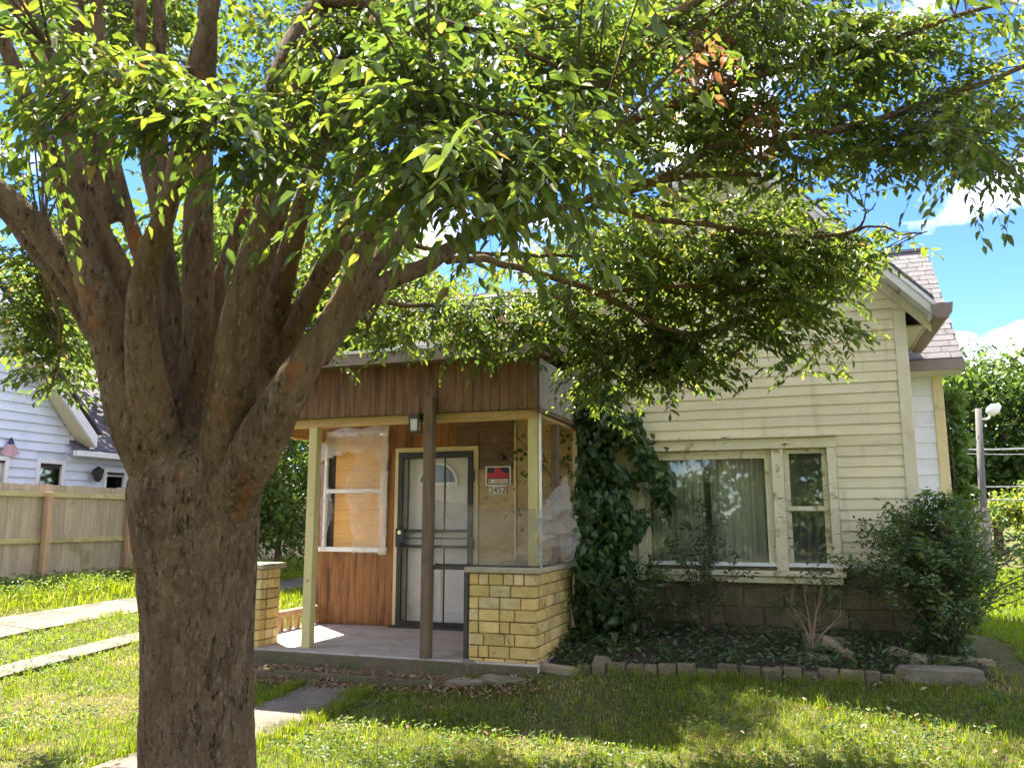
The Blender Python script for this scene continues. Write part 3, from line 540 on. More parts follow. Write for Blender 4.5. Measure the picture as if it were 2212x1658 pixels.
fa.box(fcx-fr2, fcx+fr2, DW+.022, DW+.044, fz_-.03, fz_+.005).build('fanlight_frame', M['white'], dr)
for xa, xb, za, zb_ in ((ix0+.1, fcx-.04, 1.15, 1.72), (fcx+.04, ix1-.1, 1.15, 1.72), (ix0+.1, fcx-.04, .48, 1.02), (fcx+.04, ix1-.1, .48, 1.02)):
    q = MB()
    q.box(xa, xb, DW+.035, DW+.0448, za, za+.02).box(xa, xb, DW+.035, DW+.0448, zb_-.02, zb_).box(xa, xa+.02, DW+.036, DW+.0449, za+.02, zb_-.02).box(xb-.02, xb, DW+.036, DW+.0449, za+.02, zb_-.02).build('door_panel_moulding', M['door'], dr)
box('threshold', dx0-.02, dx1+.02, DW-.09, DW+.04, FZ+.002, FZ+.03, M['bronze'], dr)
sd_ = empty('security_door'); sd_.parent = house; SY = DW-.045
q = MB().box(ix0, ix0+.06, SY-.02, SY+.012, FZ+.035, it).box(ix1-.06, ix1, SY-.02, SY+.012, FZ+.035, it).box(ix0+.06, ix1-.06, SY-.018, SY+.011, it-.08, it).box(ix0+.06, ix1-.06, SY-.018, SY+.011, FZ+.035, FZ+.085)
q.build('door_frame', M['black'], sd_)
hz_ = [ony(950, y, SY)[2] for y in (1146, 1162, 1180)]
for k_, zz in enumerate(hz_): box('cross_bar', ix0+.06, ix1-.06, SY-.014, SY+.008, zz-(.018 if k_ != 1 else .008), zz+(.018 if k_ != 1 else .008), M['black'], sd_)
for xo in (.135, .39, .63):
    for za, zb_ in ((FZ+.085, hz_[2]-.018), (hz_[0]+.018, it-.08)): box('bar', ix0+xo-.008, ix0+xo+.008, SY-.008, SY+.008, za, zb_, M['black'], sd_)
lb = box('lock_box', ix0-.01, ix0+.11, SY-.045, SY-.021, hz_[2]-.01, hz_[0]+.03, M['black'], sd_, bevel=.006)
MB().tube([(ix0+.05, SY-.046, hz_[0]-.02), (ix0+.05, SY-.06, hz_[0]-.02)], .024, 12).build('deadbolt', M['brass'], sd_)
MB().tube([(ix0+.05, SY-.046, hz_[2]+.02), (ix0+.05, SY-.075, hz_[2]+.02), (ix0+.05, SY-.10, hz_[2]+.02)], [.015, .018, .026], 12).build('knob', M['black'], sd_)
for zz in (2.05, 1.25, .62): box('hinge', ix1-.012, ix1+.03, SY-.03, SY-.0205, zz, zz+.13, M['black'], sd_)
# siding right of the door
tw = MB().box(dx1, PR+.35, DW+.02, DW+.1, FZ, 3.1).build('porch_side_wall', M['dark'], house)
lx0 = dx1+.004; vx = ony(1112, 1100, DW)[0]; zt = ony(1060, 1000, DW)[2]+.03
z = FZ+.01
while z < 2.9:
    h_ = .235; mt = M['tanside'] if z < 2.15 else M['brownside']
    lap('siding_board', lx0, vx, lx0, vx, z, z+h_, DW, mt, tw, th=.022)
    z += h_
box('brown_board', -3.98, lx0-.002, DW-.02, DW+.012, dzt+.004, 2.98, M['brownside'], tw)
box('vertical_trim', vx+.003, vx+.028, DW-.035, DW+.02, FZ+.01, 2.9, M['doortrim'], tw)
z = FZ+.01
while z < 2.9: lap('siding_board', vx+.032, -2.36, vx+.032, -2.36, z, z+.175, DW, M['tanside'], tw, th=.028); z += .175
# ceiling, beams, fascia, roof of porch
box('porch_ceiling', PL, PR, 7.5, DW+.02, 2.99, 3.02, M['beam'], house)
box('porch_beam', PL+.02, PR-.02, 7.50, 7.60, 2.56, 2.76, M['beam'], house, bevel=.006)
box('side_beam', PR-.11, PR-.012, 7.62, 8.98, 2.575, 2.74, M['beam'], house, bevel=.006)
box('side_beam', PL+.012, PL+.11, 7.62, DW-.02, 2.575, 2.74, M['beam'], house, bevel=.006)
fb = box('porch_fascia', PL-.01, PR, 7.42, 7.46, 2.64, 3.14, M['dark'], house)
strips(PL-.02, PR+.012, 2.645, 3.14, 7.41, M['fascia'], fb, .095)
fsd = box('side_fascia', PR-.006, PR+.012, 7.46, 8.99, 2.66, 3.14, M['dark'], house)
strips(7.43, 8.985, 2.66, 3.14, PR+.022, M['greywood'], fsd, .15, .018, 'y')
box('side_fascia_trim', PR+.004, PR+.034, 7.42, 8.985, 2.61, 2.657, M['postwood'], house)
rfz = lambda y: 3.26+(y-7.15)*.10
MB().hexa([(PL-.12, 7.15, 3.20), (PR+.16, 7.15, 3.20), (PR+.16, 9.35, 3.42), (PL-.12, 9.35, 3.42), (PL-.12, 7.15, 3.262), (PR+.16, 7.15, 3.262), (PR+.16, 9.35, 3.482), (PL-.12, 9.35, 3.482)]).build('porch_roof', M['gutter'], house)
box('roof_edge_board', PL-.12, PR+.16, 7.13, 7.148, 3.125, 3.25, M['gutter'], house, bevel=.003)
box('porch_soffit', PL-.1, PR+.14, 7.15, 7.42, 3.142, 3.16, M['postwood'], house)
nfl = 4
for i in range(nfl):
    a_ = PL-.13+(PR-PL+.30)*i/nfl; b_ = PL-.13+(PR-PL+.30)*(i+1)/nfl-.01
    MB().hexa([(a_, 7.118, 3.235+i*.002), (b_, 7.118, 3.235+i*.002), (b_, 7.19, 3.272), (a_, 7.19, 3.272), (a_, 7.118, 3.268+i*.002), (b_, 7.118, 3.268+i*.002), (b_, 7.19, 3.279), (a_, 7.19, 3.279)]).build('drip_edge', M['flash'] if i < 3 else M['black'], house)
# posts
def post(name, cx, cy, w_, z0, z1, mat, lean=0): return MB().hexa([(cx-w_/2-lean, cy-w_/2, z0), (cx+w_/2-lean, cy-w_/2, z0), (cx+w_/2-lean, cy+w_/2, z0), (cx-w_/2-lean, cy+w_/2, z0), (cx-w_/2, cy-w_/2, z1), (cx+w_/2, cy-w_/2, z1), (cx+w_/2, cy+w_/2, z1), (cx-w_/2, cy+w_/2, z1)]).build(name, mat, house, bevel=.005)
lp = ony(662, 1150, 7.45)[0]; mpx = ony(927, 1150, 7.40)[0]
post('porch_post', lp, 7.55, .098, FZ, 2.56, M['yellowpaint']); 
post('porch_post', PL+.2, 7.55, .098, 1.2, 2.56, M['yellowpaint'])
post('porch_post', mpx+.01, 7.36, .095, FZ, 2.80, M['postwood'], .005)
rpx = ony(1150, 1050, 7.5)[0]; PIZ = 1.15
post('porch_post', rpx, 7.56, .098, PIZ, 2.56, M['yellowpaint'])
MB().tube([(rpx+.075, 7.52, PIZ), (rpx+.073, 7.52, 2.62)], .013, 10).build('conduit_pipe', M['white'], house, smooth=True)
post('porch_post', PR-.06, 8.25, .075, PIZ, 2.575, M['postwood'])
# porch piers built of bricks
def pier(x0, x1, y0, y1, z0, z1, capz):
    core = box('porch_pier', x0+.012, x1-.012, y0+.012, y1-.012, z0-.05, z1, M['mortar'], house)
    n = 8; h_ = (z1-z0)/n
    for c_ in range(n):
        zc = z0+(c_+.5)*h_
        for face in ('f', 'r', 'b', 'l'):
            A0, A1 = (x0, x1) if face in 'fb' else (y0, y1); ins = .102
            if face in 'rl': A0, A1 = A0+ins, A1-ins
            p = A0; first = True
            while p < A1-.01:
                wdt = random.choice((.10, .21, .21, .21, .15)) if not (first and c_ % 2) else .10; first = False
                e = min(p+wdt, A1)
                if A1-e < .06: e = A1
                c = (p+e)/2; L_ = e-p-.012; j = random.uniform(-.005, .005); d = .1
                if face == 'f': piece('brick', c, y0+d/2+j, zc, L_, d, h_-.012, M['brick'] if random.random() < .85 else M['brick2'], core, .05)
                elif face == 'b': piece('brick', c, y1-d/2+j, zc, L_, d, h_-.012, M['brick'] if random.random() < .85 else M['brick2'], core, .05)
                elif face == 'r': piece('brick', x1-d/2+j, c, zc, d, L_, h_-.012, M['brick'] if random.random() < .85 else M['brick2'], core, .05)
                else: piece('brick', x0+d/2+j, c, zc, d, L_, h_-.012, M['brick'] if random.random() < .85 else M['brick2'], core, .05)
                p = e
    return core
pxl = ony(1018, 1300, PY)[0]
pier(pxl, PR, 7.38, 8.62, .22, 1.096, 1.15); box('pier_cap', pxl-.035, PR+.04, 7.34, 8.66, 1.098, PIZ, M['cap'], house, bevel=.01)
lx1 = ony(563, 1300, 7.4)[0]
pier(lx1-.50, lx1, 7.40, 7.74, .26, 1.08, 1.15); box('pier_cap', lx1-.54, lx1+.045, 7.36, 7.78, 1.082, 1.135, M['cap'], house, bevel=.01)
# low rail on the left edge of the porch
box('rail_bar', PL+.02, PL+.11, 7.86, DW-.03, .46, .53, M['redpost'], house, bevel=.006)
for i in range(8): box('baluster', PL+.04, PL+.09, 7.98+i*.165, 8.03+i*.165, FZ+.001, .459, M['redpost'], house)
# small skirt wood beside mid post
box('kick_board', mpx+.06, pxl-.002, 7.37, 7.40, FZ+.82, FZ+.86, M['bronze'], house)
box('screen_frame', pxl-.045, pxl-.005, 7.37, 7.40, FZ+.002, FZ+.818, M['bronze'], house)

# ---- things on the porch
pl_ = empty('porch_light', (*ony(908, 905, 7.55)[:2], 2.6), 'small square glass lantern hung under the porch beam', 'lantern')
lxp, lyp = pl_.location.x, 7.44; pl_.location = (lxp, lyp, 2.62)
MB().box(lxp-.05, lxp+.05, lyp-.04, lyp+.05, 2.62, 2.645).box(lxp-.055, lxp+.055, lyp-.05, lyp+.05, 2.595, 2.619).build('top_plate', M['bronze'], pl_)
MB().box(lxp-.042, lxp+.042, lyp-.04, lyp+.04, 2.47, 2.594).build('glass_shade', plain('frosted_shade', (.62, .60, .52), .25), pl_, bevel=.006)
q = MB()
for a_ in (-1, 1):
    for b_ in (-1, 1): q.box(lxp+a_*.048-.005, lxp+a_*.048+.005, lyp+b_*.045-.005, lyp+b_*.045+.005, 2.462, 2.594)
q.box(lxp-.05, lxp+.05, lyp-.05, lyp+.05, 2.45, 2.461).build('cage', M['bronze'], pl_)
s0 = ony(1049, 1007, DW-.03); s1 = ony(1104, 1047, DW-.03)
sg = empty('warning_sign', (s0[0], DW-.03, s1[2]), 'red and black warning sign with white border beside the door', 'sign')
sy_ = DW-.032; sxm = (s0[0]+s1[0])/2; sw = s1[0]-s0[0]; sh = s0[2]-s1[2]
MB().box(s0[0], s1[0], sy_-.004, sy_, s1[2], s0[2]).build('sign_plate', M['signwhite'], sg, bevel=.0015)
q = lambda u0, u1, v0, v1, o_, nm, m_: MB().box(s0[0]+sw*u0, s0[0]+sw*u1, sy_-.004-o_, sy_-.004-o_+.0008, s1[2]+sh*v0, s1[2]+sh*v1).build(nm, m_, sg)
q(.07, .94, .05, .93, .002, 'black_field', M['signblack']); q(.10, .91, .36, .64, .004, 'red_band', M['red'])
MB().add([(s0[0]+sw*u, sy_-.0085, s1[2]+sh*v) for u, v in ((.32, .64), (.38, .92), (.58, .93), (.62, .78), (.74, .64))], [(0, 4, 3, 2, 1)]).build('red_emblem', M['red'], sg)
q(.12, .90, .10, .32, .004, 'white_strip', M['signwhite']); q(.36, .86, .15, .26, .006, 'faded_line', M['signpink']); q(.14, .22, .17, .25, .006, 'small_mark', M['digit'])
n0 = ony(1059, 1050, DW-.03); n1 = ony(1091, 1064, DW-.03)
hn = empty('house_number', (n0[0], DW-.03, n1[2]), 'tan plate with house number 2452 under the warning sign', 'house number')
MB().box(n0[0]-.015, n1[0]+.015, DW-.033, DW-.028, n1[2]-.012, n0[2]+.012).build('plate', M['signwhite'], hn)
fc = bpy.data.curves.new('digits', 'FONT'); fc.body = '2452'; fc.size = (n0[2]-n1[2])*1.35; fc.extrude = .0015; fc.align_x = 'CENTER'
fo = bpy.data.objects.new('digits', fc); me_ = bpy.data.meshes.new_from_object(fo); bpy.data.objects.remove(fo); me_.name = 'digits'; me_.materials.append(M['digit'])
do = bpy.data.objects.new('digits', me_); link(do, hn); do.rotation_euler = (math.pi/2, 0, 0); do.location = ((n0[0]+n1[0])/2-hn.location.x, -.0055, 0)
MB().tube([(*ony(1081, 988, DW-.06)[:1], DW-.03, ony(1081, 988, DW)[2]), (ony(1081, 988, DW-.06)[0], DW-.06, ony(1081, 988, DW)[2])], [.045, .035], 12).build('doorbell_box', M['bronze'], None, label='small round dark fixture on the wall above the warning sign', cat='wall fixture')
def sheet(name, corners, nu, nv, disp, mat, parent=None, cut=None, **k):
    """bilinear sheet with displacement; cut(u,v)->keep"""
    c = [np.array(p, float) for p in corners]; vs_ = []; fs = []
    for i in range(nu+1):
        for j in range(nv+1):
            u, v = i/nu, j/nv; p = (c[0]*(1-u)+c[1]*u)*(1-v)+(c[3]*(1-u)+c[2]*u)*v; vs_.append(p+np.array(disp(u, v)))
    for i in range(nu):
        for j in range(nv):
            if cut is None or cut((i+.5)/nu, (j+.5)/nv): a_ = i*(nv+1)+j; fs.append((a_, a_+nv+1, a_+nv+2, a_+1))
    return MB().add(vs_, fs).build(name, mat, parent, smooth=True, **k)
def nz3(x, y, z, s=1.): return mnoise.noise((x*s, y*s, z*s))
yy_ = DW-.05
def pcut(u, v):   # v from top (0) to bottom (1)
    if v < .48 and u > .44+.10*math.sin(v*9): return True
    if abs(u-.5-.5*(.47-v)) < .05 and .36 < v < .62: return True
    if u < .15+.05*math.sin(v*12) and v > .28: return True
    if v > .90 and u > .5: return True
    if .5 < v and u > .35+.5*(v-.5)+.05*math.sin(v*14): return True
    return False
ps_ = empty('plastic_sheeting', (px0, yy_, pz0), 'torn clear plastic sheet hanging over the boarded porch window', 'plastic sheet')
pc = [(px0-.05, yy_, pz1+.02), (px1+.03, yy_, pz1+.06), (px1+.03, yy_, pz0-.03), (px0-.01, yy_, pz0)]
pd = lambda u, v: (.02*nz3(u*4, v*5, 1)+.03*(u > .93)*nz3(3, v*14, 2), -.018*abs(nz3(u*5, v*4, 7))-.03*(u > .93)*abs(nz3(u*9, v*9, 3)), .012*nz3(u*6, v*6, 5)+.03*(v < .03)*nz3(u*4, 0, 9))
top_ = lambda u, v: v < .24+.05*math.sin(u*5+2.5)+.05*nz3(u*5, 1, 2) or u > .88+.04*nz3(1, v*6, 2)
sheet('upper_sheet', pc, 44, 60, pd, M['plastic2'], ps_, cut=top_)
sheet('lower_sheet', pc, 44, 60, pd, M['plastic'], ps_, cut=lambda u, v: (not top_(u, v)) and pcut(u, v))
MB().tube([(px0-.02, yy_-.01, pz1-.05), (px0-.06, yy_-.02, pz1-.2), (px0-.15, yy_-.03, pz1-.42), (px0-.13, yy_-.03, pz1-.50)], [.012, .03, .035, .012], 6).build('plastic_strip', M['plastic'], None, label='twisted strip of plastic dangling left of the boarded window', cat='plastic strip')
tsx0 = mpx+.055; ty0 = ony(960, 1078, 7.44)[2]
ts = empty('torn_screen', (tsx0, 7.44, 1.16), 'torn grey insect screen sagging over the brick pier', 'insect screen')
sheet('screen_panel', [(tsx0, 7.44, ty0), (rpx+.06, 7.44, ony(1160, 1098, 7.44)[2]), (rpx+.06, 7.44, 1.155), (tsx0, 7.44, 1.165)], 24, 14, lambda u, v: (0, .05*nz3(u*4+v*2, v*3, 2)-.01+.02*math.sin((u*1.3-v)*14)*u, -.10*u*(1-u)*(1-v)+.015*nz3(u*8, v*4, 1)), M['screen'], ts)
sheet('screen_panel', [(rpx+.06, 7.42, 1.62), (PR+.03, 8.3, 1.62), (PR+.05, 8.5, 1.16), (rpx+.08, 7.43, 1.16)], 40, 30, lambda u, v: (.26*math.sin(math.pi*min(1, u*1.1))*math.sin(math.pi*(.15+.8*v))+.06*nz3(u*5, v*5, 1)+.03*nz3(u*13, v*9, 4), .02*nz3(u*11, v*13, 2), .08*nz3(u*3, v*3, 6)), M['screen2'], ts)
sheet('screen_fold', [(rpx+.07, 7.41, 1.66), (PR+.14, 8.0, 1.98), (PR+.22, 8.05, 1.60), (rpx+.06, 7.40, 1.54)], 22, 12, lambda u, v: (.12*math.sin(math.pi*u)*math.sin(math.pi*v)+.04*nz3(u*5, v*4, 3), -.06*math.sin(math.pi*v)*u, .10*math.sin(math.pi*u*.5)*(.5-v)+.04*nz3(u*4, v*5, 8)), M['screen2'], ts)
MB().tube([(tsx0, 7.43, 1.165), (rpx+.07, 7.43, 1.16), (PR+.03, 8.5, 1.158)], .008, 6).build('bottom_batten', M['bronze'], ts)

# ================================================================== STONES, EDGING, TIMBER at the bed
eg = empty('garden_edging', (-1.97, 7.5, float(gz(-1.97, 7.5))), 'row of mossy upright bricks edging the planting bed', 'edging')
x = -2.0
while x < .72:
    wd = random.uniform(.11, .2); yb = ed(x+wd/2)+random.uniform(-.03, .03); zb = float(gz(x, yb))-random.choice((0, .01, .03))
    piece('brick', x+wd/2, yb, zb+.04+random.uniform(-.01, .008), wd-.01, .09, .13, M['edging'], eg, .07, (random.uniform(-.08, .08), random.uniform(-.03, .03), random.uniform(-.05, .05))); x += wd
def stone(name, px_, py_, sx, sy, sz, rot, mat, label, cat='stone', seed=0, lift=0., group=None, yoff=0.):
    p = ong(px_, py_); bm = bmesh.new(); bmesh.ops.create_cube(bm, size=1); bmesh.ops.bevel(bm, geom=bm.edges[:], offset=.14, segments=1, affect='EDGES'); bmesh.ops.subdivide_edges(bm, edges=bm.edges[:], cuts=1, use_grid_fill=True)
    for v in bm.verts:
        d_ = Vector(v.co)*2.3+Vector((seed*3.7, seed, 1)); v.co += Vector((mnoise.noise(d_), mnoise.noise(d_+Vector((5, 0, 0))), mnoise.noise(d_+Vector((0, 9, 0)))))*.10
        v.co = Vector((v.co.x*sx, v.co.y*sy, v.co.z*sz))
    me = bpy.data.meshes.new(name); bm.to_mesh(me); bm.free(); me.materials.append(mat); o = bpy.data.objects.new(name, me); link(o); o.location = (p[0], p[1]+yoff, p[2]+sz*.32+lift); o.rotation_euler = rot; return tag(o, label, cat, group)
stone('concrete_block', 2035, 1472, .62, .2, .15, (0, 0, .12), M['stone'], 'long rough concrete block lying at the right end of the edging', 'block', 1)
stone('timber', 1198, 1452, .5, .09, .09, (0, .05, -.22), M['timber'], 'short weathered timber lying in front of the brick pier', 'timber', 2)
stone('stone', 1300, 1452, .16, .12, .16, (.2, .1, .3), M['stone'], 'dark squarish stone at the left start of the edging', 'stone', 3)
stone('timber', 1815, 1420, .34, .10, .08, (.2, .5, -.5), M['timber'], 'tilted short timber leaning beside the bare shrub', 'timber', 4, .04)
stone('timber', 1965, 1425, .36, .09, .09, (.1, .2, -.35), M['timber'], 'mossy timber offcut lying under the big bush', 'timber', 5)
stone('stone', 1760, 1425, .3, .14, .07, (0, .05, .2), M['stone'], 'flat pale stone at the foot of the bare shrub', 'stone', 6)
stone('stone', 1985, 1448, .14, .12, .16, (.3, .2, .1), M['stone'], 'small upright stone on the end of the concrete block', 'stone', 7)
stone('stone', 1090, 1475, .42, .2, .06, (.05, .08, .2), M['stone'], 'broad flat stone lying right of the porch steps', 'stone', 8)
stone('stone', 1010, 1478, .36, .2, .06, (0, -.06, -.1), M['stone'], 'flat stone nearest to the lower step', 'stone', 9)
stone('stone', 1045, 1448, .4, .16, .09, (.1, .2, .3), M['stone'], 'tilted slab leaning below the brick pier', 'stone', 10)
stone('stone', 1785, 1405, .4, .2, .16, (.1, .1, .2), M['stone'], 'grey boulder behind the tilted timber in the bed', 'stone', 11)
stone('stone', 2080, 1432, .5, .12, .06, (0, .03, .1), M['timber'], 'low dark strip of old edging under the big bush', 'edging stone', 12)

# ================================================================== NEIGHBOUR AND FENCES
NX = -16.0
nb = empty('neighbour_house', (NX, 13, .37), 'pale blue white sided house behind the wooden fence', 'house')
nw = MB(); rp0 = onx(172, 961, NX); rp1 = onx(82, 809, NX); sl = (rp1[2]-rp0[2])/(rp1[1]-rp0[1]); PKY = 9.2
nrz = lambda y: rp0[2]+sl*(y-rp0[1])
nw.add([(NX-.05, 3.2, .2), (NX-.05, rp0[1], .2), (NX-.05, rp0[1], nrz(rp0[1])), (NX-.05, PKY, nrz(PKY)), (NX-.05, 3.2, nrz(rp0[1])), (NX-.3, 3.2, .2), (NX-.3, rp0[1], .2), (NX-.3, rp0[1], nrz(rp0[1])), (NX-.3, PKY, nrz(PKY)), (NX-.3, 3.2, nrz(rp0[1]))],
       [(0, 1, 2, 3, 4), (9, 8, 7, 6, 5), (0, 5, 6, 1), (1, 6, 7, 2), (2, 7, 8, 3), (3, 8, 9, 4), (4, 9, 5, 0)])
nw.box(NX-.3, NX-.052, rp0[1]+.002, 19.5, .2, 3.05)
nwall = nw.build('side_wall', M['blueside'], nb)
z = .5; e_ = .20
w1 = [onx(px_, 1030, NX)[1] for px_ in (75, 137)]; wz_ = onx(105, 992, NX)[2]; w2 = [onx(px_, 1030, NX)[1] for px_ in (222, 272)]; w2z = onx(245, 1012, NX)[2]; w0 = [onx(px_, 1030, NX)[1] for px_ in (-40, 14)]; w0z = onx(8, 985, NX)[2]
while z < 9:
    ymax = 19.5 if z < 2.95 else min(rp0[1], rp0[1]+(z+e_-rp0[2])/sl if z+e_ > rp0[2] else rp0[1]); ymin = 8.5
    if ymax < ymin+.2: break
    segs = [(ymin, ymax)]
    for (a_, b_), top in ((w0, w0z), (w1, wz_), (w2, w2z)):
        if z < top:
            ns = []
            for s0_, s1_ in segs:
                if b_ < s0_ or a_ > s1_: ns.append((s0_, s1_))
                else:
                    if a_ > s0_: ns.append((s0_, a_))
                    if b_ < s1_: ns.append((b_, s1_))
            segs = ns
    for s0_, s1_ in segs:
        if s1_-s0_ > .05: MB().hexa([(NX+.02, s0_, z), (NX+.02, s1_, z), (NX-.06, s1_, z), (NX-.06, s0_, z), (NX-.03, s0_, z+e_+.02), (NX-.03, s1_, z+e_+.02), (NX-.06, s1_, z+e_+.02), (NX-.06, s0_, z+e_+.02)]).build('siding_board', M['blueside'], nwall)
    z += e_
for (a_, b_), top in ((w0, w0z), (w1, wz_), (w2, w2z)):
    wnd = empty('window'); wnd.parent = nb
    q = MB().box(NX-.02, NX+.04, a_, a_+.09, top-1.5, top-.09).box(NX-.02, NX+.04, b_-.09, b_, top-1.5, top-.09).box(NX-.02, NX+.045, a_, b_, top-.09, top).build('frame', M['white'], wnd)
    MB().box(NX-.01, NX+.02, a_+.09, b_-.09, top-.14, top-.091).build('shadow_head', M['black'], wnd)  # black strip standing in for the shade below the window head
    MB().box(NX-.03, NX+.0, a_+.13, b_-.13, top-1.5, top-.19).build('pane', M['dimglass'], wnd)
    MB().box(NX-.045, NX-.035, a_+.09, b_-.09, top-1.5, top-.14).build('blind', M['room'] if top != wz_ else M['dark'], wnd)
ra = onx(205, 965, NX+.5); rb = onx(92, 797, NX+.5); yt = ra[1]; sl2 = (rb[2]-ra[2])/(rb[1]-ra[1]); rk = lambda y: ra[2]+sl2*(y-ra[1]); y8 = 8.0
MB().hexa([(NX-.04, rp0[1]+.1, nrz(rp0[1]+.1)+.0), (NX-.04, y8, nrz(y8)), (NX+.5, y8, rk(y8)+.02), (NX+.5, yt, rk(yt)+.02), (NX-.04, rp0[1]+.1, nrz(rp0[1]+.1)+.05), (NX-.04, y8, nrz(y8)+.05), (NX+.5, y8, rk(y8)+.07), (NX+.5, yt, rk(yt)+.07)]).build('soffit', M['trim'], nb)
MB().hexa([(NX+.50, yt, rk(yt)-.02), (NX+.50, y8, rk(y8)-.02), (NX+.56, y8, rk(y8)-.02), (NX+.56, yt, rk(yt)-.02), (NX+.50, yt, rk(yt)+.26), (NX+.50, y8, rk(y8)+.26), (NX+.56, y8, rk(y8)+.26), (NX+.56, yt, rk(yt)+.26)]).build('rake_board', M['white'], nb)
MB().hexa([(NX-6, yt+.1, rk(yt)+.28), (NX-6, y8, rk(y8)+.35), (NX+.6, y8, rk(y8)+.35), (NX+.6, yt+.1, rk(yt)+.28), (NX-6, yt+.1, rk(yt)+.36), (NX-6, y8, rk(y8)+.43), (NX+.6, y8, rk(y8)+.43), (NX+.6, yt+.1, rk(yt)+.36)]).build('roof_slope', M['darkshingle'], nb)
nroof = MB().hexa([(NX+.35, rp0[1]-.3, 3.12), (NX+.35, 19.6, 3.12), (NX-5, 19.6, 6.2), (NX-5, rp0[1]-.3, 6.2), (NX+.35, rp0[1]-.3, 3.18), (NX+.35, 19.6, 3.18), (NX-5, 19.6, 6.26), (NX-5, rp0[1]-.3, 6.26)]).build('lean_to_roof', M['darkshingle'], nb)
for c_ in range(16):
    xq = NX+.35-c_*.17; zq = 3.19+c_*.098; y_ = rp0[1]-.3+(.2 if c_ % 2 else 0)
    while y_ < 17.6:
        piece('shingle', xq-.09, y_+.2, zq+.05, .21, .39, .02, M['darkshingle'], nroof, .04, (0, R(28), 0)); y_ += .4
box('gutter', NX+.30, NX+.44, rp0[1]-.45, 19.6, 3.02, 3.15, M['white'], nb, bevel=.01)
wl = onx(205, 1022, NX+.1); q = empty('wall_lamp', tuple(wl), 'black wall lantern between the two small windows of the pale house', 'lamp')
MB().tube([(NX+.02, wl[1], wl[2]-.02), (NX+.14, wl[1], wl[2]+.12), (NX+.2, wl[1], wl[2]+.1)], .025, 8).build('arm', M['black'], q)
MB().tube([(NX+.2, wl[1], wl[2]+.16), (NX+.2, wl[1], wl[2]+.08), (NX+.2, wl[1], wl[2]-.14), (NX+.2, wl[1], wl[2]-.2)], [.03, .13, .09, .03], 8).build('lantern_body', M['black'], q)
fp = onx(25, 975, NX+.1); q = empty('wall_flag', tuple(fp), 'small faded red and blue bunting fan hung on the pale wall', 'flag')
def fan(r0, r1, m_, nm):
    f_ = MB(); n = 10
    P_ = lambda a_, r_, y: (NX+.05+y+.012*math.cos(a_*9), fp[1]+math.sin(a_)*r_, fp[2]+.32-math.cos(a_)*r_)
    for i in range(n):
        a0, a1 = R(-32+64*i/n), R(-32+64*(i+1)/n); f_.hexa([P_(a0, r0, 0), P_(a1, r0, 0), P_(a1, r1, 0), P_(a0, r1, 0), P_(a0, r0, .012), P_(a1, r0, .012), P_(a1, r1, .012), P_(a0, r1, .012)])
    f_.build(nm, m_, q)
fan(.02, .17, M['flagblue'], 'blue_centre'); fan(.17, .42, M['flagred'], 'striped_edge')
FX = -12.3
fe = empty('wooden_fence', (FX, 12, float(gz(FX, 12))), 'tall weathered privacy fence with posts and rails facing the yard', 'fence')
y_ = 4.0; i = 0; zg = .34
while y_ < 21:
    top = zg+1.84+random.uniform(-.012, .012)
    if 8.6 < y_ < 15.6: piece('picket', FX-.03+random.uniform(-.004, .004), y_+.07, (zg+top)/2, .018, .137, top-zg, M['fencewood'], fe, .03, (random.uniform(-.004, .004), 0, 0))
    y_ += .142
sf = MB(); y_ = 4.0
while y_ < 26:
    if not 8.6 < y_ < 15.6: sf.box(FX-.04, FX-.02, y_, y_+.137, zg, zg+1.84+random.uniform(-.01, .01))
    y_ += .142
sf.build('far_pickets', M['fencewood'], fe, kind='stuff')
ps = [onx(95, 1100, FX)[1], onx(273, 1100, FX)[1]]; dps = ps[1]-ps[0]
for k_ in range(-2, 6):
    yp = ps[0]+dps*k_; box('post', FX+.045, FX+.145, yp-.05, yp+.05, .2, zg+1.72, M['redpost'], fe, bevel=.006)
    for zr in (.25, .85, 1.63): box('rail', FX-.018, FX+.022, yp+.003, yp+dps-.003, zg+zr, zg+zr+.09, M['railwood'], fe, bevel=.005)
rfb = ong(2118, 1262); RFY = rfb[1]
rf = empty('weathered_fence', tuple(rfb), 'short section of grey weathered boards behind the big bush', 'fence')
topz = ony(2118, 1095, RFY)[2]
for a_, b_, dz in ((2112, 2128, .0), (2129, 2146, .0)):
    xa, xb = ony(a_, 1180, RFY)[0], ony(b_, 1180, RFY)[0]; piece('board', (xa+xb)/2, RFY, (topz+.1)/2+dz, xb-xa-.02, .04, topz+dz-.1, M['greywood'], rf, .03)
for a_, b_ in ((2084, 2097), (2098, 2111)):
    xa, xb = ony(a_, 1180, RFY)[0], ony(b_, 1180, RFY)[0]; piece('board', (xa+xb)/2, RFY+.05, (topz+.1)/2, xb-xa-.02, .04, topz-.08, M['fencewood'], rf, .03)
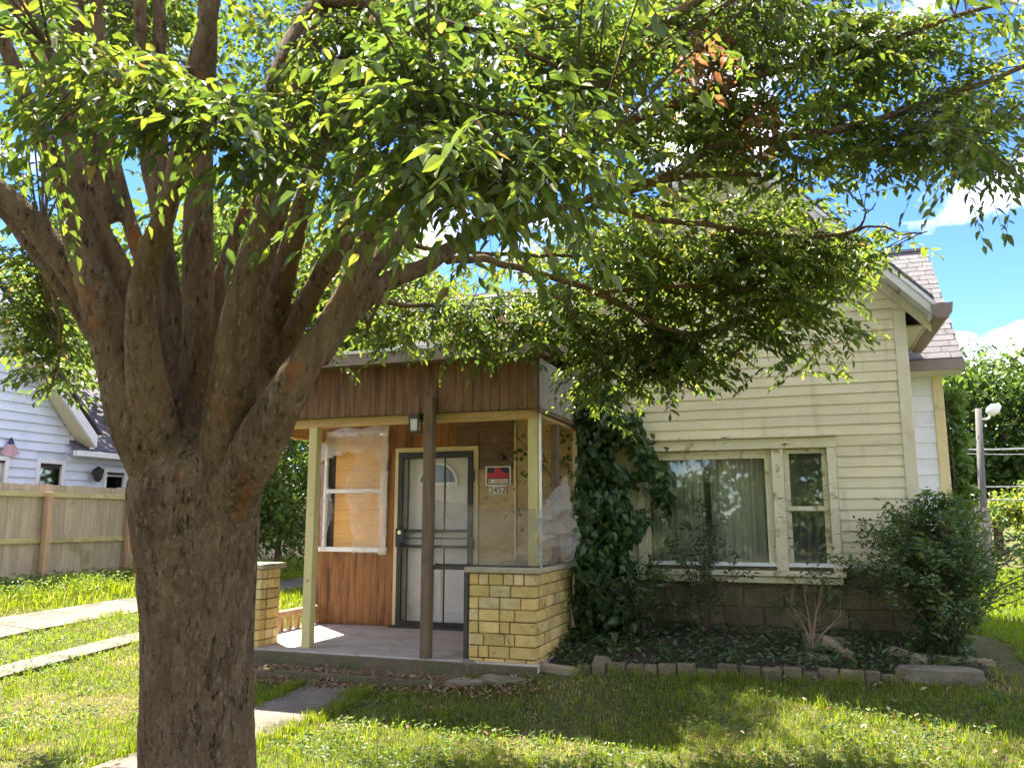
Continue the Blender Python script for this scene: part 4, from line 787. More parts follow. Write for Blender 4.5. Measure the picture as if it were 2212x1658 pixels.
# utility pole with lamp and wires
pb = ong(2130, 1242); PYL = pb[1]; pt = ony(2113, 882, PYL)
up = empty('lamp_pole', tuple(pb), 'thin grey utility pole carrying a yard lamp', 'lamp pole')
MB().tube([tuple(pb-np.array([0, 0, .2])), tuple(pt)], [.10, .075], 12).build('pole', M['pole'], up, smooth=True)
a0 = ony(2118, 905, PYL); a1 = ony(2136, 903, PYL); a2 = ony(2139, 890, PYL); hd0 = ony(2134, 893, PYL-.3); hd1 = ony(2160, 874, PYL-.3)
MB().tube(catmull([pt*.3+a0*.7, a0, a1, a2], 4), .03, 8).build('arm', M['lampm'], up, smooth=True)
MB().tube([tuple(hd0), tuple(hd0*.8+hd1*.2), tuple(hd0*.4+hd1*.6), tuple(hd1)], [.07, .13, .14, .05], 12).build('lamp_head', M['lampm'], up, smooth=True)
for yl, yr, r_, lab in ((971, 960, .022, 'uppermost of three pale wires crossing the lamp pole'), (1050, 1044, .016, 'middle of three pale wires crossing the lamp pole'), (1078, 1072, .016, 'lowest of three pale wires crossing the lamp pole'), (732, 728, .008, 'thin dark wire high above the background tree'), (978, 978, .012, 'thin wire just under the uppermost pale wire')):
    A_ = ony(1990, yl-3, PYL+.17); B_ = ony(2480, yr-14, PYL+.17); pts = []
    for i in range(13): u = i/12; pts.append(A_*(1-u)+B_*u-np.array([0, 0, .5*u*(1-u)]))
    MB().tube(pts, r_, 5).build('overhead_wire', M['wire'] if r_ > .01 else M['black'], None, smooth=True, label=lab, cat='wire')

# ================================================================== THE BIG TREE
tb = dep(427, 1658, 4.4)
tree = empty('front_tree', (tb[0], tb[1], 0), 'large multi stemmed shade tree with drooping leafy branches in the foreground', 'tree')
def path(pts): return np.array([dep(x, y, D) for x, y, D, w_ in pts]), np.array([w_/2/F*D for x, y, D, w_ in pts])
TR = [(427, 2010, 4.4, 320), (427, 1860, 4.4, 262), (427, 1658, 4.4, 230), (428, 1400, 4.4, 222), (425, 1250, 4.4, 236), (422, 1120, 4.4, 258), (420, 1040, 4.42, 262), (420, 980, 4.52, 150), (420, 940, 4.6, 50)]
BIG = {
 'A': [(330, 1000, 4.45, 120), (240, 740, 4.5, 62), (172, 611, 4.5, 56), (118, 539, 4.5, 54), (54, 464, 4.5, 50), (0, 414, 4.5, 46), (-120, 310, 4.5, 40), (-300, 150, 4.4, 30)],
 'A2': [(215, 745, 4.6, 26), (161, 664, 4.62, 24), (90, 568, 4.65, 22), (0, 455, 4.7, 20), (-120, 340, 4.7, 18)],
 'B': [(360, 1060, 4.3, 140), (298, 905, 4.22, 116), (262, 800, 4.2, 92), (224, 664, 4.2, 78), (190, 575, 4.25, 66), (161, 485, 4.25, 54), (140, 396, 4.25, 46), (107, 322, 4.25, 40), (61, 229, 4.25, 36), (29, 143, 4.25, 32), (-20, 20, 4.2, 30), (-80, -150, 4.2, 24)],
 'C': [(322, 900, 4.3, 80), (284, 720, 4.35, 56), (258, 590, 4.4, 50), (215, 496, 4.42, 44), (186, 407, 4.42, 40), (154, 322, 4.42, 34), (140, 251, 4.42, 30), (90, 136, 4.4, 28), (36, 18, 4.4, 26), (-10, -120, 4.4, 20)],
 'C2': [(190, 420, 4.46, 30), (165, 300, 4.5, 26), (120, 160, 4.5, 24), (70, 20, 4.5, 22), (30, -120, 4.5, 18)],
 'D': [(352, 1000, 4.2, 110), (322, 850, 4.1, 80), (308, 750, 4.05, 66), (303, 664, 4.03, 58), (315, 593, 4.05, 54), (344, 503, 4.02, 48), (382, 378, 4.0, 44), (396, 280, 4.0, 42), (423, 143, 4.0, 38), (448, 54, 4.0, 36), (470, -60, 4.0, 32), (490, -200, 4.0, 24)],
 'E': [(418, 1010, 4.52, 110), (420, 900, 4.62, 78), (424, 800, 4.66, 68), (428, 680, 4.68, 64), (428, 560, 4.68, 62), (430, 396, 4.68, 58), (436, 250, 4.65, 50), (446, 100, 4.6, 44), (450, -80, 4.6, 34)],
 'E2': [(390, 900, 4.7, 70), (380, 740, 4.75, 40), (368, 600, 4.8, 34), (340, 450, 4.85, 32), (310, 300, 4.9, 30), (305, 120, 4.9, 28), (300, -60, 4.9, 24)],
 'E3': [(350, 860, 4.8, 60), (330, 640, 4.9, 34), (280, 480, 5.0, 32), (235, 300, 5.0, 30), (215, 120, 5.0, 28), (205, -60, 5.0, 24)],
 'E4': [(372, 700, 4.8, 30), (352, 420, 4.9, 30), (346, 150, 4.95, 28), (344, -80, 5.0, 24)],
 'E5': [(240, 480, 4.95, 34), (190, 300, 4.95, 36), (168, 120, 5.0, 34), (160, -80, 5.0, 28)],
 'F': [(450, 860, 4.75, 60), (462, 700, 4.8, 32), (480, 590, 4.85, 27), (519, 485, 4.9, 25), (559, 378, 4.95, 23), (590, 260, 5.0, 22), (610, 100, 5.0, 18)],
 'G': [(470, 1060, 4.32, 130), (492, 930, 4.22, 104), (506, 808, 4.18, 92), (524, 682, 4.18, 82), (560, 539, 4.25, 74), (608, 378, 4.25, 66), (630, 290, 4.25, 58), (663, 143, 4.25, 50), (690, 0, 4.25, 44), (720, -150, 4.25, 34)],
 'H': [(520, 980, 4.5, 80), (566, 820, 4.58, 54), (582, 750, 4.58, 50), (600, 664, 4.56, 48), (628, 539, 4.5, 46), (668, 396, 4.5, 40), (700, 280, 4.5, 36), (745, 130, 4.5, 30), (800, -60, 4.5, 26)],
 'I': [(540, 970, 4.6, 70), (602, 780, 4.72, 42), (632, 690, 4.7, 36), (684, 618, 4.75, 32), (752, 532, 4.85, 28), (830, 455, 4.9, 24), (930, 360, 5.0, 22)],
 'I2': [(590, 800, 4.55, 40), (640, 700, 4.5, 40), (690, 600, 4.5, 38), (730, 520, 4.5, 34), (760, 440, 4.5, 30), (790, 340, 4.5, 26)],
 'J': [(490, 1080, 4.25, 130), (566, 950, 4.12, 94), (616, 856, 4.08, 80), (663, 778, 4.1, 68), (716, 695, 4.2, 58), (760, 610, 4.25, 50), (798, 510, 4.3, 42), (850, 440, 4.35, 36), (920, 370, 4.4, 30), (1000, 300, 4.5, 26), (1092, 240, 4.6, 22)],
 'K': [(680, 775, 4.3, 56), (740, 695, 4.4, 46), (798, 640, 4.5, 40), (850, 601, 4.6, 37), (920, 575, 4.7, 34), (967, 540, 4.8, 30), (1045, 500, 4.95, 25), (1150, 470, 5.1, 21), (1279, 428, 5.3, 20)],
 'J2': [(740, 650, 4.4, 44), (800, 580, 4.6, 40), (850, 520, 4.75, 36), (905, 465, 4.9, 30), (985, 410, 5.0, 26), (1067, 368, 5.1, 22)],
}
tm = MB()
for pts in [TR]+list(BIG.values()):
    if pts is not TR and pts[0][1] > 840: pts = [(427, 1330, 4.42, 80)]+[(pts[0][0]*.75+427*.25, pts[0][1]+60, pts[0][2]*.5+2.21, pts[0][3]*.72)]+pts[1:]
    P, r_ = path(pts); PP = catmull(np.c_[P, r_], 6); tm.tube([tuple(p) for p in PP[:, :3]], list(np.maximum(PP[:, 3], .004)), 14)
raw = tm.build('trunk_raw', None)
md = raw.modifiers.new('r', 'REMESH'); md.mode = 'VOXEL'; md.voxel_size = .012
dg = bpy.context.evaluated_depsgraph_get(); tme = bpy.data.meshes.new_from_object(raw.evaluated_get(dg)); bpy.data.objects.remove(raw)
n = len(tme.vertices); co = np.empty(n*3, np.float32); tme.vertices.foreach_get('co', co); co = co.reshape(-1, 3)
nn = np.empty(n*3, np.float32); tme.vertices.foreach_get('normal', nn); nn = nn.reshape(-1, 3)
edg = np.empty(len(tme.edges)*2, np.int32); tme.edges.foreach_get('vertices', edg); edg = edg.reshape(-1, 2)
deg = np.bincount(edg.ravel(), minlength=n)[:, None]
lowv = co[:, 2] < 1.78; midv = co[:, 2] < 2.0
for it_ in range(34):     # relax, so that limbs flow into the trunk
    oc = co
    acc = np.zeros_like(co); np.add.at(acc, edg[:, 0], co[edg[:, 1]]); np.add.at(acc, edg[:, 1], co[edg[:, 0]]); co = co*.5+.5*acc/np.maximum(deg, 1)
    if it_ > 5: co = np.where((lowv if it_ > 12 else midv)[:, None], co, oc)
dz = np.array([.013*mnoise.noise((c[0]*6, c[1]*6, c[2]*1.2))+.030*min(0, abs(mnoise.noise((c[0]*12+.6*mnoise.noise((c[0]*5, c[1]*5, c[2]*5)), c[1]*12, c[2]*1.9)))-.22)+.025*min(0, abs(mnoise.noise((c[0]*27+.8*mnoise.noise((c[0]*9, c[1]*9, c[2]*4)), c[1]*27, c[2]*4.6+3)))-.24)+.008 for c in co], np.float32)
low = np.clip(1.4-.5*(co[:, 2]-1.2), .22, 1.25)
co += nn*(dz*low)[:, None]+nn*(.006*low)[:, None]
co -= np.array([tb[0], tb[1], 0], np.float32); tme.vertices.foreach_set('co', co.ravel()); tme.update(); tme.materials.append(M['bark'])
tme.polygons.foreach_set('use_smooth', [True]*len(tme.polygons)); tme.name = 'trunk'
to = bpy.data.objects.new('trunk', tme); link(to, tree)
# long branches to the right and forward
BR = [
 [(1279, 430, 5.3, 20), (1440, 383, 5.4, 19), (1530, 325, 5.45, 17), (1655, 305, 5.5, 15), (1798, 283, 5.5, 14), (1942, 244, 5.5, 12), (2085, 193, 5.5, 10), (2300, 110, 5.4, 7)],
 [(1440, 385, 5.4, 14), (1560, 375, 5.5, 11), (1640, 378, 5.6, 8)],
 [(967, 562, 4.8, 16), (1046, 560, 5.2, 14), (1137, 583, 5.6, 12), (1215, 606, 5.9, 11), (1293, 632, 6.2, 10), (1400, 690, 6.4, 8), (1520, 740, 6.4, 6)],
 [(1137, 583, 5.6, 9), (1200, 640, 5.9, 7), (1260, 700, 6.3, 5), (1310, 780, 6.5, 4)],
 [(850, 520, 4.8, 9), (954, 541, 5.2, 8), (1110, 549, 5.8, 7), (1215, 552, 6.1, 6), (1400, 560, 6.3, 5)],
 [(1067, 368, 5.1, 24), (1146, 322, 5.2, 22), (1325, 272, 5.3, 19), (1508, 208, 5.4, 16), (1655, 158, 5.5, 14), (1798, 122, 5.5, 12), (1942, 82, 5.5, 10), (2060, 36, 5.5, 8), (2260, -20, 5.4, 6)],
 [(1092, 242, 4.6, 24), (1182, 212, 4.7, 24), (1254, 168, 4.8, 22), (1397, 72, 4.9, 20), (1505, 0, 5.0, 18), (1650, -100, 5.1, 14)],
 [(1180, 214, 4.7, 16), (1330, 160, 4.9, 14), (1500, 60, 5.1, 12), (1620, -30, 5.2, 9)],
 [(1655, 306, 5.5, 10), (1745, 351, 5.6, 11), (1834, 330, 5.6, 11), (2013, 319, 5.6, 10), (2121, 287, 5.5, 8), (2260, 235, 5.4, 6)],
 [(1279, 440, 5.3, 12), (1400, 470, 5.5, 11), (1512, 484, 5.7, 10), (1655, 505, 5.9, 9), (1760, 512, 6.0, 8), (1845, 498, 6.0, 6), (1868, 466, 6.0, 3.5), (1862, 430, 6.0, 2.5)],
 [(1845, 498, 6.0, 4), (1890, 488, 6.0, 4), (1960, 505, 6.0, 3), (2005, 500, 6.0, 2)],
 [(1867, 468, 6.0, 3), (1892, 440, 6.0, 2)],
 [(690, 0, 4.25, 26), (640, 60, 4.0, 22), (600, 140, 3.7, 18), (560, 230, 3.5, 12), (500, 300, 3.35, 7), (400, 330, 3.3, 4)],
 [(663, 143, 4.25, 26), (760, 180, 3.9, 18), (850, 240, 3.5, 13), (950, 320, 3.2, 9), (1040, 390, 3.0, 6)],
 [(423, 143, 4.0, 14), (380, 160, 3.8, 12), (330, 170, 3.6, 10), (200, 180, 3.4, 7), (110, 110, 3.3, 4)],
 [(700, 280, 4.5, 20), (850, 250, 4.1, 15), (1000, 230, 3.8, 11), (1150, 260, 3.5, 8), (1280, 330, 3.3, 5)],
 [(690, 0, 4.25, 24), (850, 20, 4.0, 18), (1000, 60, 3.8, 13), (1150, 120, 3.8, 9), (1300, 190, 4.0, 6)],
 [(0, 414, 4.5, 14), (60, 480, 5.2, 11), (90, 560, 5.9, 8), (110, 700, 6.5, 5)],
 [(90, 568, 4.65, 12), (120, 650, 5.6, 9), (130, 760, 6.4, 6), (100, 860, 6.7, 3)],
 [(798, 640, 4.5, 18), (820, 650, 5.4, 12), (900, 660, 6.3, 9), (1000, 660, 6.9, 7), (1130, 690, 7.0, 4)],
 [(820, 650, 5.4, 8), (800, 690, 6.4, 6), (790, 720, 7.0, 4)],
 [(559, 378, 4.95, 16), (640, 330, 5.5, 12), (760, 330, 6.2, 8), (860, 400, 6.8, 5)],
 [(1293, 632, 6.2, 8), (1450, 620, 6.2, 7), (1600, 620, 6.1, 5), (1750, 630, 6.0, 3)],
]
limbpts = []
for pts in list(BIG.values()):
    P, r_ = path(pts); PP = catmull(P, 5); limbpts.append(PP[12:])
for pts in BR:
    P, r_ = path(pts); r_ = r_*1.25; PP = catmull(np.c_[P, r_], 6); limbpts.append(PP[3:, :3])
    jit = np.array([[mnoise.noise((i*.4+P[0][0]*9, 3, k_))*.018 for k_ in range(3)] for i in range(len(PP))])
    MB().tube([tuple(p) for p in PP[:, :3]+jit], list(np.maximum(PP[:, 3], .003)), 7).build('branch', M['bark'], tree, smooth=True)
limbpts = np.concatenate(limbpts)
BL = [(50, 100, 110, 70, 3.8, .5, 18), (330, 150, 200, 42, 3.35, .3, 36), (370, 245, 200, 42, 3.25, .3, 34), (50, 280, 80, 80, 3.6, .4, 18), (740, 140, 150, 110, 3.7, .6, 78), (890, 280, 190, 120, 3.2, .5, 110),
 (1000, 110, 210, 110, 3.7, .7, 120), (1050, 370, 170, 75, 3.0, .3, 55), (1230, 170, 160, 140, 4.2, .7, 110), (1250, 350, 130, 70, 3.3, .4, 34), (640, 300, 110, 60, 3.4, .3, 24),
 (1450, 90, 220, 90, 5.0, .8, 130), (1450, 290, 200, 90, 5.2, .7, 150), (1680, 120, 230, 110, 5.2, .8, 170), (1700, 300, 220, 70, 5.3, .6, 140), (1930, 200, 190, 80, 5.5, .7, 95), (1990, 320, 200, 50, 5.5, .5, 80),
 (2130, 320, 110, 110, 4.6, .4, 55), (2120, 70, 110, 60, 5.2, .4, 16), (1450, 480, 200, 80, 5.8, .6, 150), (1640, 560, 210, 85, 6.0, .5, 230), (1300, 570, 180, 70, 6.2, .6, 140), (1520, 680, 240, 75, 6.3, .5, 180), (1760, 620, 120, 60, 6.0, .4, 90),
 (1370, 770, 120, 70, 6.6, .4, 70), (1180, 680, 200, 50, 6.8, .4, 90), (1000, 640, 120, 50, 7.0, .4, 50), (820, 705, 100, 40, 7.1, .3, 40), (1330, 860, 70, 50, 6.6, .3, 34), (1440, 810, 90, 50, 6.5, .3, 40), (1860, 590, 50, 60, 6.0, .3, 18), (1950, 510, 60, 14, 6.0, .1, 5),
 (90, 620, 120, 90, 6.5, .6, 95), (110, 780, 105, 60, 6.8, .5, 60), (30, 700, 70, 80, 6.5, .5, 35), (150, 840, 50, 20, 6.3, .2, 6),
 (760, 480, 140, 80, 7.0, .6, 60), (350, 80, 220, 90, 6.3, .8, 70), (640, 300, 110, 80, 6.2, .8, 36), (1580, 40, 200, 50, 5.2, .6, 90), (640, 20, 130, 60, 4.8, .6, 34), (900, 10, 220, 50, 4.2, .7, 80), (1200, 10, 200, 50, 4.6, .7, 80), (120, 60, 160, 80, 6.6, .7, 120), (420, 70, 160, 80, 6.8, .7, 120), (560, 190, 140, 90, 6.8, .7, 100), (200, 230, 150, 90, 6.6, .7, 90), (30, 420, 60, 90, 6.6, .5, 50), (1960, 130, 160, 60, 5.4, .5, 60), (1830, 760, 40, 40, 6.1, .2, 10), (1560, 790, 120, 50, 6.4, .3, 60), (1130, 640, 100, 50, 6.6, .4, 40), (940, 700, 90, 30, 7.1, .3, 40), (1080, 735, 150, 26, 6.7, .3, 60), (850, 725, 120, 30, 7.0, .3, 46), (1300, 830, 90, 50, 6.4, .3, 30), (1480, 800, 110, 40, 6.3, .3, 40), (760, 660, 60, 60, 7.2, .3, 24), (1850, 60, 180, 60, 5.3, .6, 50), (1780, 740, 60, 60, 6.1, .3, 30), (2060, 200, 120, 100, 5.2, .5, 50), (700, 820, 25, 35, 6.6, .2, 7), (1090, 770, 60, 12, 6.5, .1, 6), (880, 770, 14, 10, 6.0, .05, 2), (1700, 440, 70, 40, 5.8, .4, 28)]
so_, sd2, sl_, stn, brl = [], [], [], [], []
def add_sprays(C_, dirs, bias):
    for c, d in zip(C_, dirs): so_.append(c); sd2.append(d); sl_.append(rng.uniform(.24, .46)); stn.append(bias)
for cx, cy_, rx, ry, D, dD, ns in BL:
    if cx > 1200 and D >= 5: D += .35
    ns = int(ns*(1.15 if D < 5.4 else 1.12)); nb_ = max(1, ns//7); got = 0; bias = rng.normal(0, .07)
    for b_ in range(nb_):
        th = rng.uniform(0, 2*np.pi); rr_ = math.sqrt(rng.uniform(0, 1)); e = dep(cx+rx*rr_*math.cos(th), cy_+ry*rr_*math.sin(th), D+rng.normal(0, dD*.6))
        d2 = ((limbpts-e)**2).sum(1); s0_ = limbpts[rng.choice(np.argsort(d2)[:12])]; dist = math.sqrt(((e-s0_)**2).sum())
        mid = (s0_+e)/2+np.array([0, 0, .10*dist]); crv = catmull([s0_, mid, e], 5); brl.append((crv, .0035+.0022*dist))
        for q_ in range(int(round(ns/nb_))):
            t = rng.uniform(max(.25, 1-.9/max(dist, .3)), 1.0); i = min(int(t*(len(crv)-1)), len(crv)-2); p = crv[i]+(crv[i+1]-crv[i])*(t*(len(crv)-1)-i)
            out_ = nrm(e-s0_); a = rng.uniform(0, 2*np.pi); d = nrm(out_*.55+np.array([math.cos(a), math.sin(a), rng.normal(-.25, .2)])*.9)
            so_.append(p+rng.normal(0, .05, 3)); sd2.append(d); sl_.append(rng.uniform(.24, .46)); stn.append(bias)
nview = len(so_)
# the crown over and behind the viewer, out of the photograph's frame
tcx, tcy = tb[0], tb[1]
cnt = 0; tgt = 2100
while cnt < tgt:
    u = nrm(rng.normal(0, 1, 3)); r_ = rng.uniform(.55, 1)**.6; p = np.array([tcx+.3, tcy+.6, 4.6])+u*r_*np.array([4.6, 4.4, 3.6])
    if p[2] < 3.2: continue
    X_, Y_, d_ = proj(p)
    if d_ > 0 and -60 < X_ < 2270 and -30 < Y_ < 1700: continue
    if np.linalg.norm(p-CC) < 1.3: continue
    d = nrm(np.array([u[0], u[1], rng.normal(-.3, .25)])+rng.normal(0, .4, 3)); so_.append(p); sd2.append(d); sl_.append(rng.uniform(.3, .55)); stn.append(0.); cnt += 1
    d2 = ((limbpts-p)**2).sum(1)
    if cnt % 9 == 0 and d2.min() < 2.2:
        brl.append((catmull([limbpts[np.argmin(d2)], (limbpts[np.argmin(d2)]+p)/2+np.array([0, 0, .15]), p], 4), .006))
for i in range(90):   # unseen crown sprays, added to shade the near edge of the lawn
    q_ = rng.choice([-1.9, 2.3, 2.6])+rng.normal(0, .24); p = np.array([-3.85+q_, 8.68+.36*q_+rng.normal(0, .18), 8.2+rng.normal(0, .2)]); so_.append(p); sd2.append(nrm(rng.normal(0, 1, 3)*np.array([1, 1, .3])-np.array([0, 0, .3]))); sl_.append(rng.uniform(.3, .55)); stn.append(0.)
for i in range(230):   # unseen sprays over the porch, added to break up its lawn shadow
    c_ = [(-4.8, 10.0), (-4.55, 10.35), (-4.3, 9.8)][i % 3]; p = np.array([c_[0]+rng.normal(0, .22), c_[1]+rng.normal(0, .2), 9.35+rng.normal(0, .2)]); so_.append(p); sd2.append(nrm(rng.normal(0, 1, 3)*np.array([1, 1, .3])-np.array([0, 0, .3]))); sl_.append(rng.uniform(.3, .55)); stn.append(0.)
g0 = dep(720, -150, 4.25)  # limbs added to carry the unseen shading sprays above
for e_ in ((-4.4, 9.9, 9.2), (-3.85, 8.75, 8.1), (-1.8, 9.4, 8.1)):
    e_ = np.array(e_); cv = catmull([g0, g0*.6+e_*.4+np.array([0, 0, .9]), e_], 8); MB().tube([tuple(p) for p in cv], list(np.linspace(.05, .008, len(cv))), 7).build('branch', M['bark'], tree, smooth=True)
so_ = np.array(so_); sd2 = np.array(sd2); sl_ = np.array(sl_); stn = np.array(stn)
sdep = (so_-CC)@FW; far_ = (sdep > 5.2); sdr = np.where(far_, .16, .34); NLF = 12; ns = len(so_); sd2 = nrm(np.where(far_[:, None], sd2*np.array([1, 1, .55])+np.array([0, 0, .02]), sd2)); kk = np.arange(NLF)
tt = (kk+.6)/NLF
tw_end = lambda t: so_[:, None, :]+sd2[:, None, :]*(sl_[:, None, None]*t[None, :, None])-np.array([0, 0, 1.])*(sl_[:, None, None]*sdr[:, None, None]*(t**2)[None, :, None])
pos = tw_end(tt)
side = nrm(np.cross(sd2, np.array([0, 0, 1.])))
sgn = np.where(kk % 2 == 0, 1., -1.)
tip = sd2[:, None, :]*.55+side[:, None, :]*sgn[None, :, None]*.75+np.stack([rng.normal(0, .25, (ns, NLF)), rng.normal(0, .25, (ns, NLF)), -np.abs(rng.normal(.55, .5, (ns, NLF)))*np.where(far_, .75, 1.0)[:, None]], -1)
tip[:, -1, :] = sd2*.9-np.array([0, 0, .5])
nor = nrm(np.stack([rng.normal(0, .45, (ns, NLF)), rng.normal(0, .45, (ns, NLF)), np.ones((ns, NLF))], -1))
dist_ = ((pos-CC)@FW)
lens = np.clip(rng.normal(.074, .017, (ns, NLF)), .035, .115)*(1-.25*np.abs(tt-.55))[None, :]
wdr = rng.uniform(.32, .50, (ns, NLF))
tint = np.clip(rng.normal(.45, .24, (ns, NLF))+stn[:, None]+rng.normal(0, .12, (ns, 1)), 0, .93); tint[rng.uniform(0, 1, (ns, NLF)) < .012] = .97
pos = pos.reshape(-1, 3); tip = tip.reshape(-1, 3); nor = nor.reshape(-1, 3); lens = lens.ravel(); wds = lens*wdr.ravel(); tint = tint.ravel()
# dead brown sprigs
Xp = CX+F*((pos-CC)@RT)/np.maximum((pos-CC)@FW, .1); Yp = CY-F*((pos-CC)@UP)/np.maximum((pos-CC)@FW, .1); dd = (pos-CC)@FW
dead = (dd > 0) & (((Xp-1640)**2/45**2+(Yp-280)**2/70**2 < 1) | ((Xp-1530)**2/60**2+(Yp-130)**2/80**2 < 1)) & (rng.uniform(0, 1, len(pos)) < .45); tint[dead] = 1.0
crown = empty('crown'); crown.parent = tree
inside = (dd > 0) & (Xp > 5) & (Xp < 2200) & (Yp > 5) & (Yp < 1650)
size = np.where(inside, lens/np.maximum(dd, .2), 0); hero = np.argsort(-size)[:300]
isb = np.ones(len(pos), bool); isb[hero] = False
V, Fq = leaf_arrays(pos[isb], tip[isb], nor[isb], lens[isb], wds[isb])
bigmesh('foliage', V, Fq, M['leaf'], crown, np.repeat(tint[isb], 2), kind='stuff')
hm = []
for tv in (.15, .3, .45, .6, .75):
    V, Fq = leaf_arrays(np.zeros((1, 3)), np.array([[0, 1., 0]]), np.array([[0, 0, 1.]]), np.ones(1), np.ones(1)*.42)
    V2 = []; me = bpy.data.meshes.new('leaf'); me.from_pydata(V.tolist(), [], Fq.tolist()); a = me.attributes.new('tint', 'FLOAT', 'FACE'); a.data.foreach_set('value', [tv, tv]); me.materials.append(M['leaf']); hm.append(me)
cb = base_of(crown)
for i in hero:
    y_ = Vector(nrm(tip[i])); x_ = y_.cross(Vector(nor[i])).normalized(); z_ = x_.cross(y_); mt = Matrix((x_, y_, z_)).transposed().to_4x4()
    o = bpy.data.objects.new('leaf', hm[min(4, int(tint[i]*5.2))]); link(o, crown); o.matrix_local = Matrix.Translation(Vector(pos[i])-cb) @ mt @ Matrix.Diagonal((lens[i], lens[i], lens[i], 1))
# twigs carrying the sprays, and branchlets
def many_tubes(paths, rads):
    """paths (n,k,3), rads (n,k): three sided"""
    n, k = paths.shape[:2]; t = nrm(np.gradient(paths, axis=1)); a = nrm(np.cross(t, np.array([.31, .22, .93]))); b = np.cross(t, a)
    ang_ = np.array([0, 2.094, 4.189]); ring = paths[:, :, None, :]+(a[:, :, None, :]*np.cos(ang_)[None, None, :, None]+b[:, :, None, :]*np.sin(ang_)[None, None, :, None])*rads[:, :, None, None]
    V = ring.reshape(-1, 3); base = (np.arange(n)*k*3)[:, None, None, None]; i = (np.arange(k-1)*3)[None, :, None, None]; j = np.arange(3)[None, None, :, None]; j2 = (j+1) % 3
    f_ = np.concatenate([base+i+j, base+i+j2, base+i+3+j2, base+i+3+j], -1).reshape(-1, 4); return V, f_
tv = np.array([0, .35, .7, 1.]); tp = tw_end(tv); V, Fq = many_tubes(tp, np.tile(np.array([.0028, .0022, .0016, .0008]), (ns, 1)))
bigmesh('twigs', V, Fq, M['twig'], tree, kind='stuff')
bt = MB()
for crv, r_ in brl: bt.tube([tuple(p) for p in crv], list(np.linspace(min(r_, .014), .0025, len(crv))), 4, cap=False)
bt.build('branchlets', M['twig'], tree, kind='stuff')

# ================================================================== OTHER PLANTS
def plant_cloud(n, c, r, shell=.45):
    u = nrm(rng.normal(0, 1, (n, 3))); q = rng.uniform(shell, 1, n)[:, None]**.7; return np.array(c)+u*q*np.array(r)
def clumpy(n, c, r, k=14, spread=.38, shell=.3):
    cs_ = plant_cloud(k, c, np.array(r)*.8, shell); idx = rng.integers(0, k, n); return cs_[idx]+nrm(rng.normal(0, 1, (n, 3)))*(rng.uniform(0, 1, n)**.6)[:, None]*np.array(r)*spread
def bgtree(name, x, y, h, r, n, ln, label, mat='bgleaf', trunk_r=.2, cz=None, tintm=.45, k=40, group=None):
    g = float(gz(x, y)); t = empty(name, (x, y, g), label, 'tree' if 'shrub' not in name else 'shrub', group); cz = cz or h*.6
    mb = MB(); mb.tube([(x, y, g-.2), (x+.1, y, g+h*.35), (x+.05, y+.1, g+h*.75)], [trunk_r, trunk_r*.7, trunk_r*.25], 8)
    for i in range(7):
        a_ = i*2.4; mb.tube([(x+.05, y, g+h*(.22+.05*i)), (x+math.cos(a_)*r*.35, y+math.sin(a_)*r*.35, g+h*(.36+.06*i)), (x+math.cos(a_)*r*.75, y+math.sin(a_)*r*.75, g+h*(.44+.06*i))], [trunk_r*.4, trunk_r*.25, .02], 6)
    mb.build('trunk', M['bark'], t, smooth=True)
    P = clumpy(n, (x, y, g+cz), (r, r, h-cz), k); P[:, 2] = np.maximum(P[:, 2], g+.15)
    leaf_cloud('crown', P, M[mat], ln, t, np.clip(rng.normal(tintm, .25, n), 0, 1), wr=.55, kind=None); return t
# background trees: right, behind, left
def at(px_, D): p = dep(px_, 1100, D); return p[0], p[1]
x_, y_ = at(2150, 36); bgtree('broad_tree', x_, y_, 9.6, 5.2, 15000, .34, 'big dark tree behind the lamp pole', cz=5.2, k=55, tintm=.18)
x_, y_ = at(2420, 38); bgtree('broad_tree', x_, y_, 11, 5.5, 9000, .4, 'tall tree at the right edge beyond the lamp pole', cz=6, k=45)
x_, y_ = at(2265, 25); bgtree('shrub', x_, y_, 2.6, 1.9, 5000, .17, 'bright yellow green shrub beyond the grey boards', 'yellowleaf', .06, cz=1.2, tintm=.55, k=24)
x_, y_ = at(2330, 29); bgtree('shrub', x_, y_, 3.4, 2.4, 5000, .2, 'taller yellow green shrub at the right edge', 'yellowleaf', .06, cz=1.6, tintm=.4, k=24)
x_, y_ = at(600, 17); bgtree('shrub', x_, y_, 4.6, 1.7, 8000, .13, 'tall leafy shrub seen between trunk and porch', 'bgleaf', .07, cz=2.3, tintm=.4, k=36)
x_, y_ = at(560, 22); bgtree('shrub', x_, y_, 6.5, 2.4, 6000, .18, 'broad dark shrub behind the tall leafy one', 'bgleaf', .08, cz=3.2, tintm=.3, k=36)
x_, y_ = at(480, 24); bgtree('broad_tree', x_, y_, 12.5, 5.0, 13000, .28, 'bright green tree behind the stems of the front tree', cz=7.8, tintm=.6, k=55)
x_, y_ = at(800, 27); bgtree('broad_tree', x_, y_, 12.0, 5.0, 11000, .3, 'sunlit tree rising behind the porch roof', cz=7.2, tintm=.6, k=50)
x_, y_ = at(150, 34); bgtree('broad_tree', x_, y_, 12.5, 6, 10000, .4, 'large tree behind the pale neighbouring house', cz=8, tintm=.5, k=50)
x_, y_ = at(1300, 40); bgtree('broad_tree', x_, y_, 10, 6, 6000, .45, 'wide tree hidden behind the cream house', cz=6, k=45)
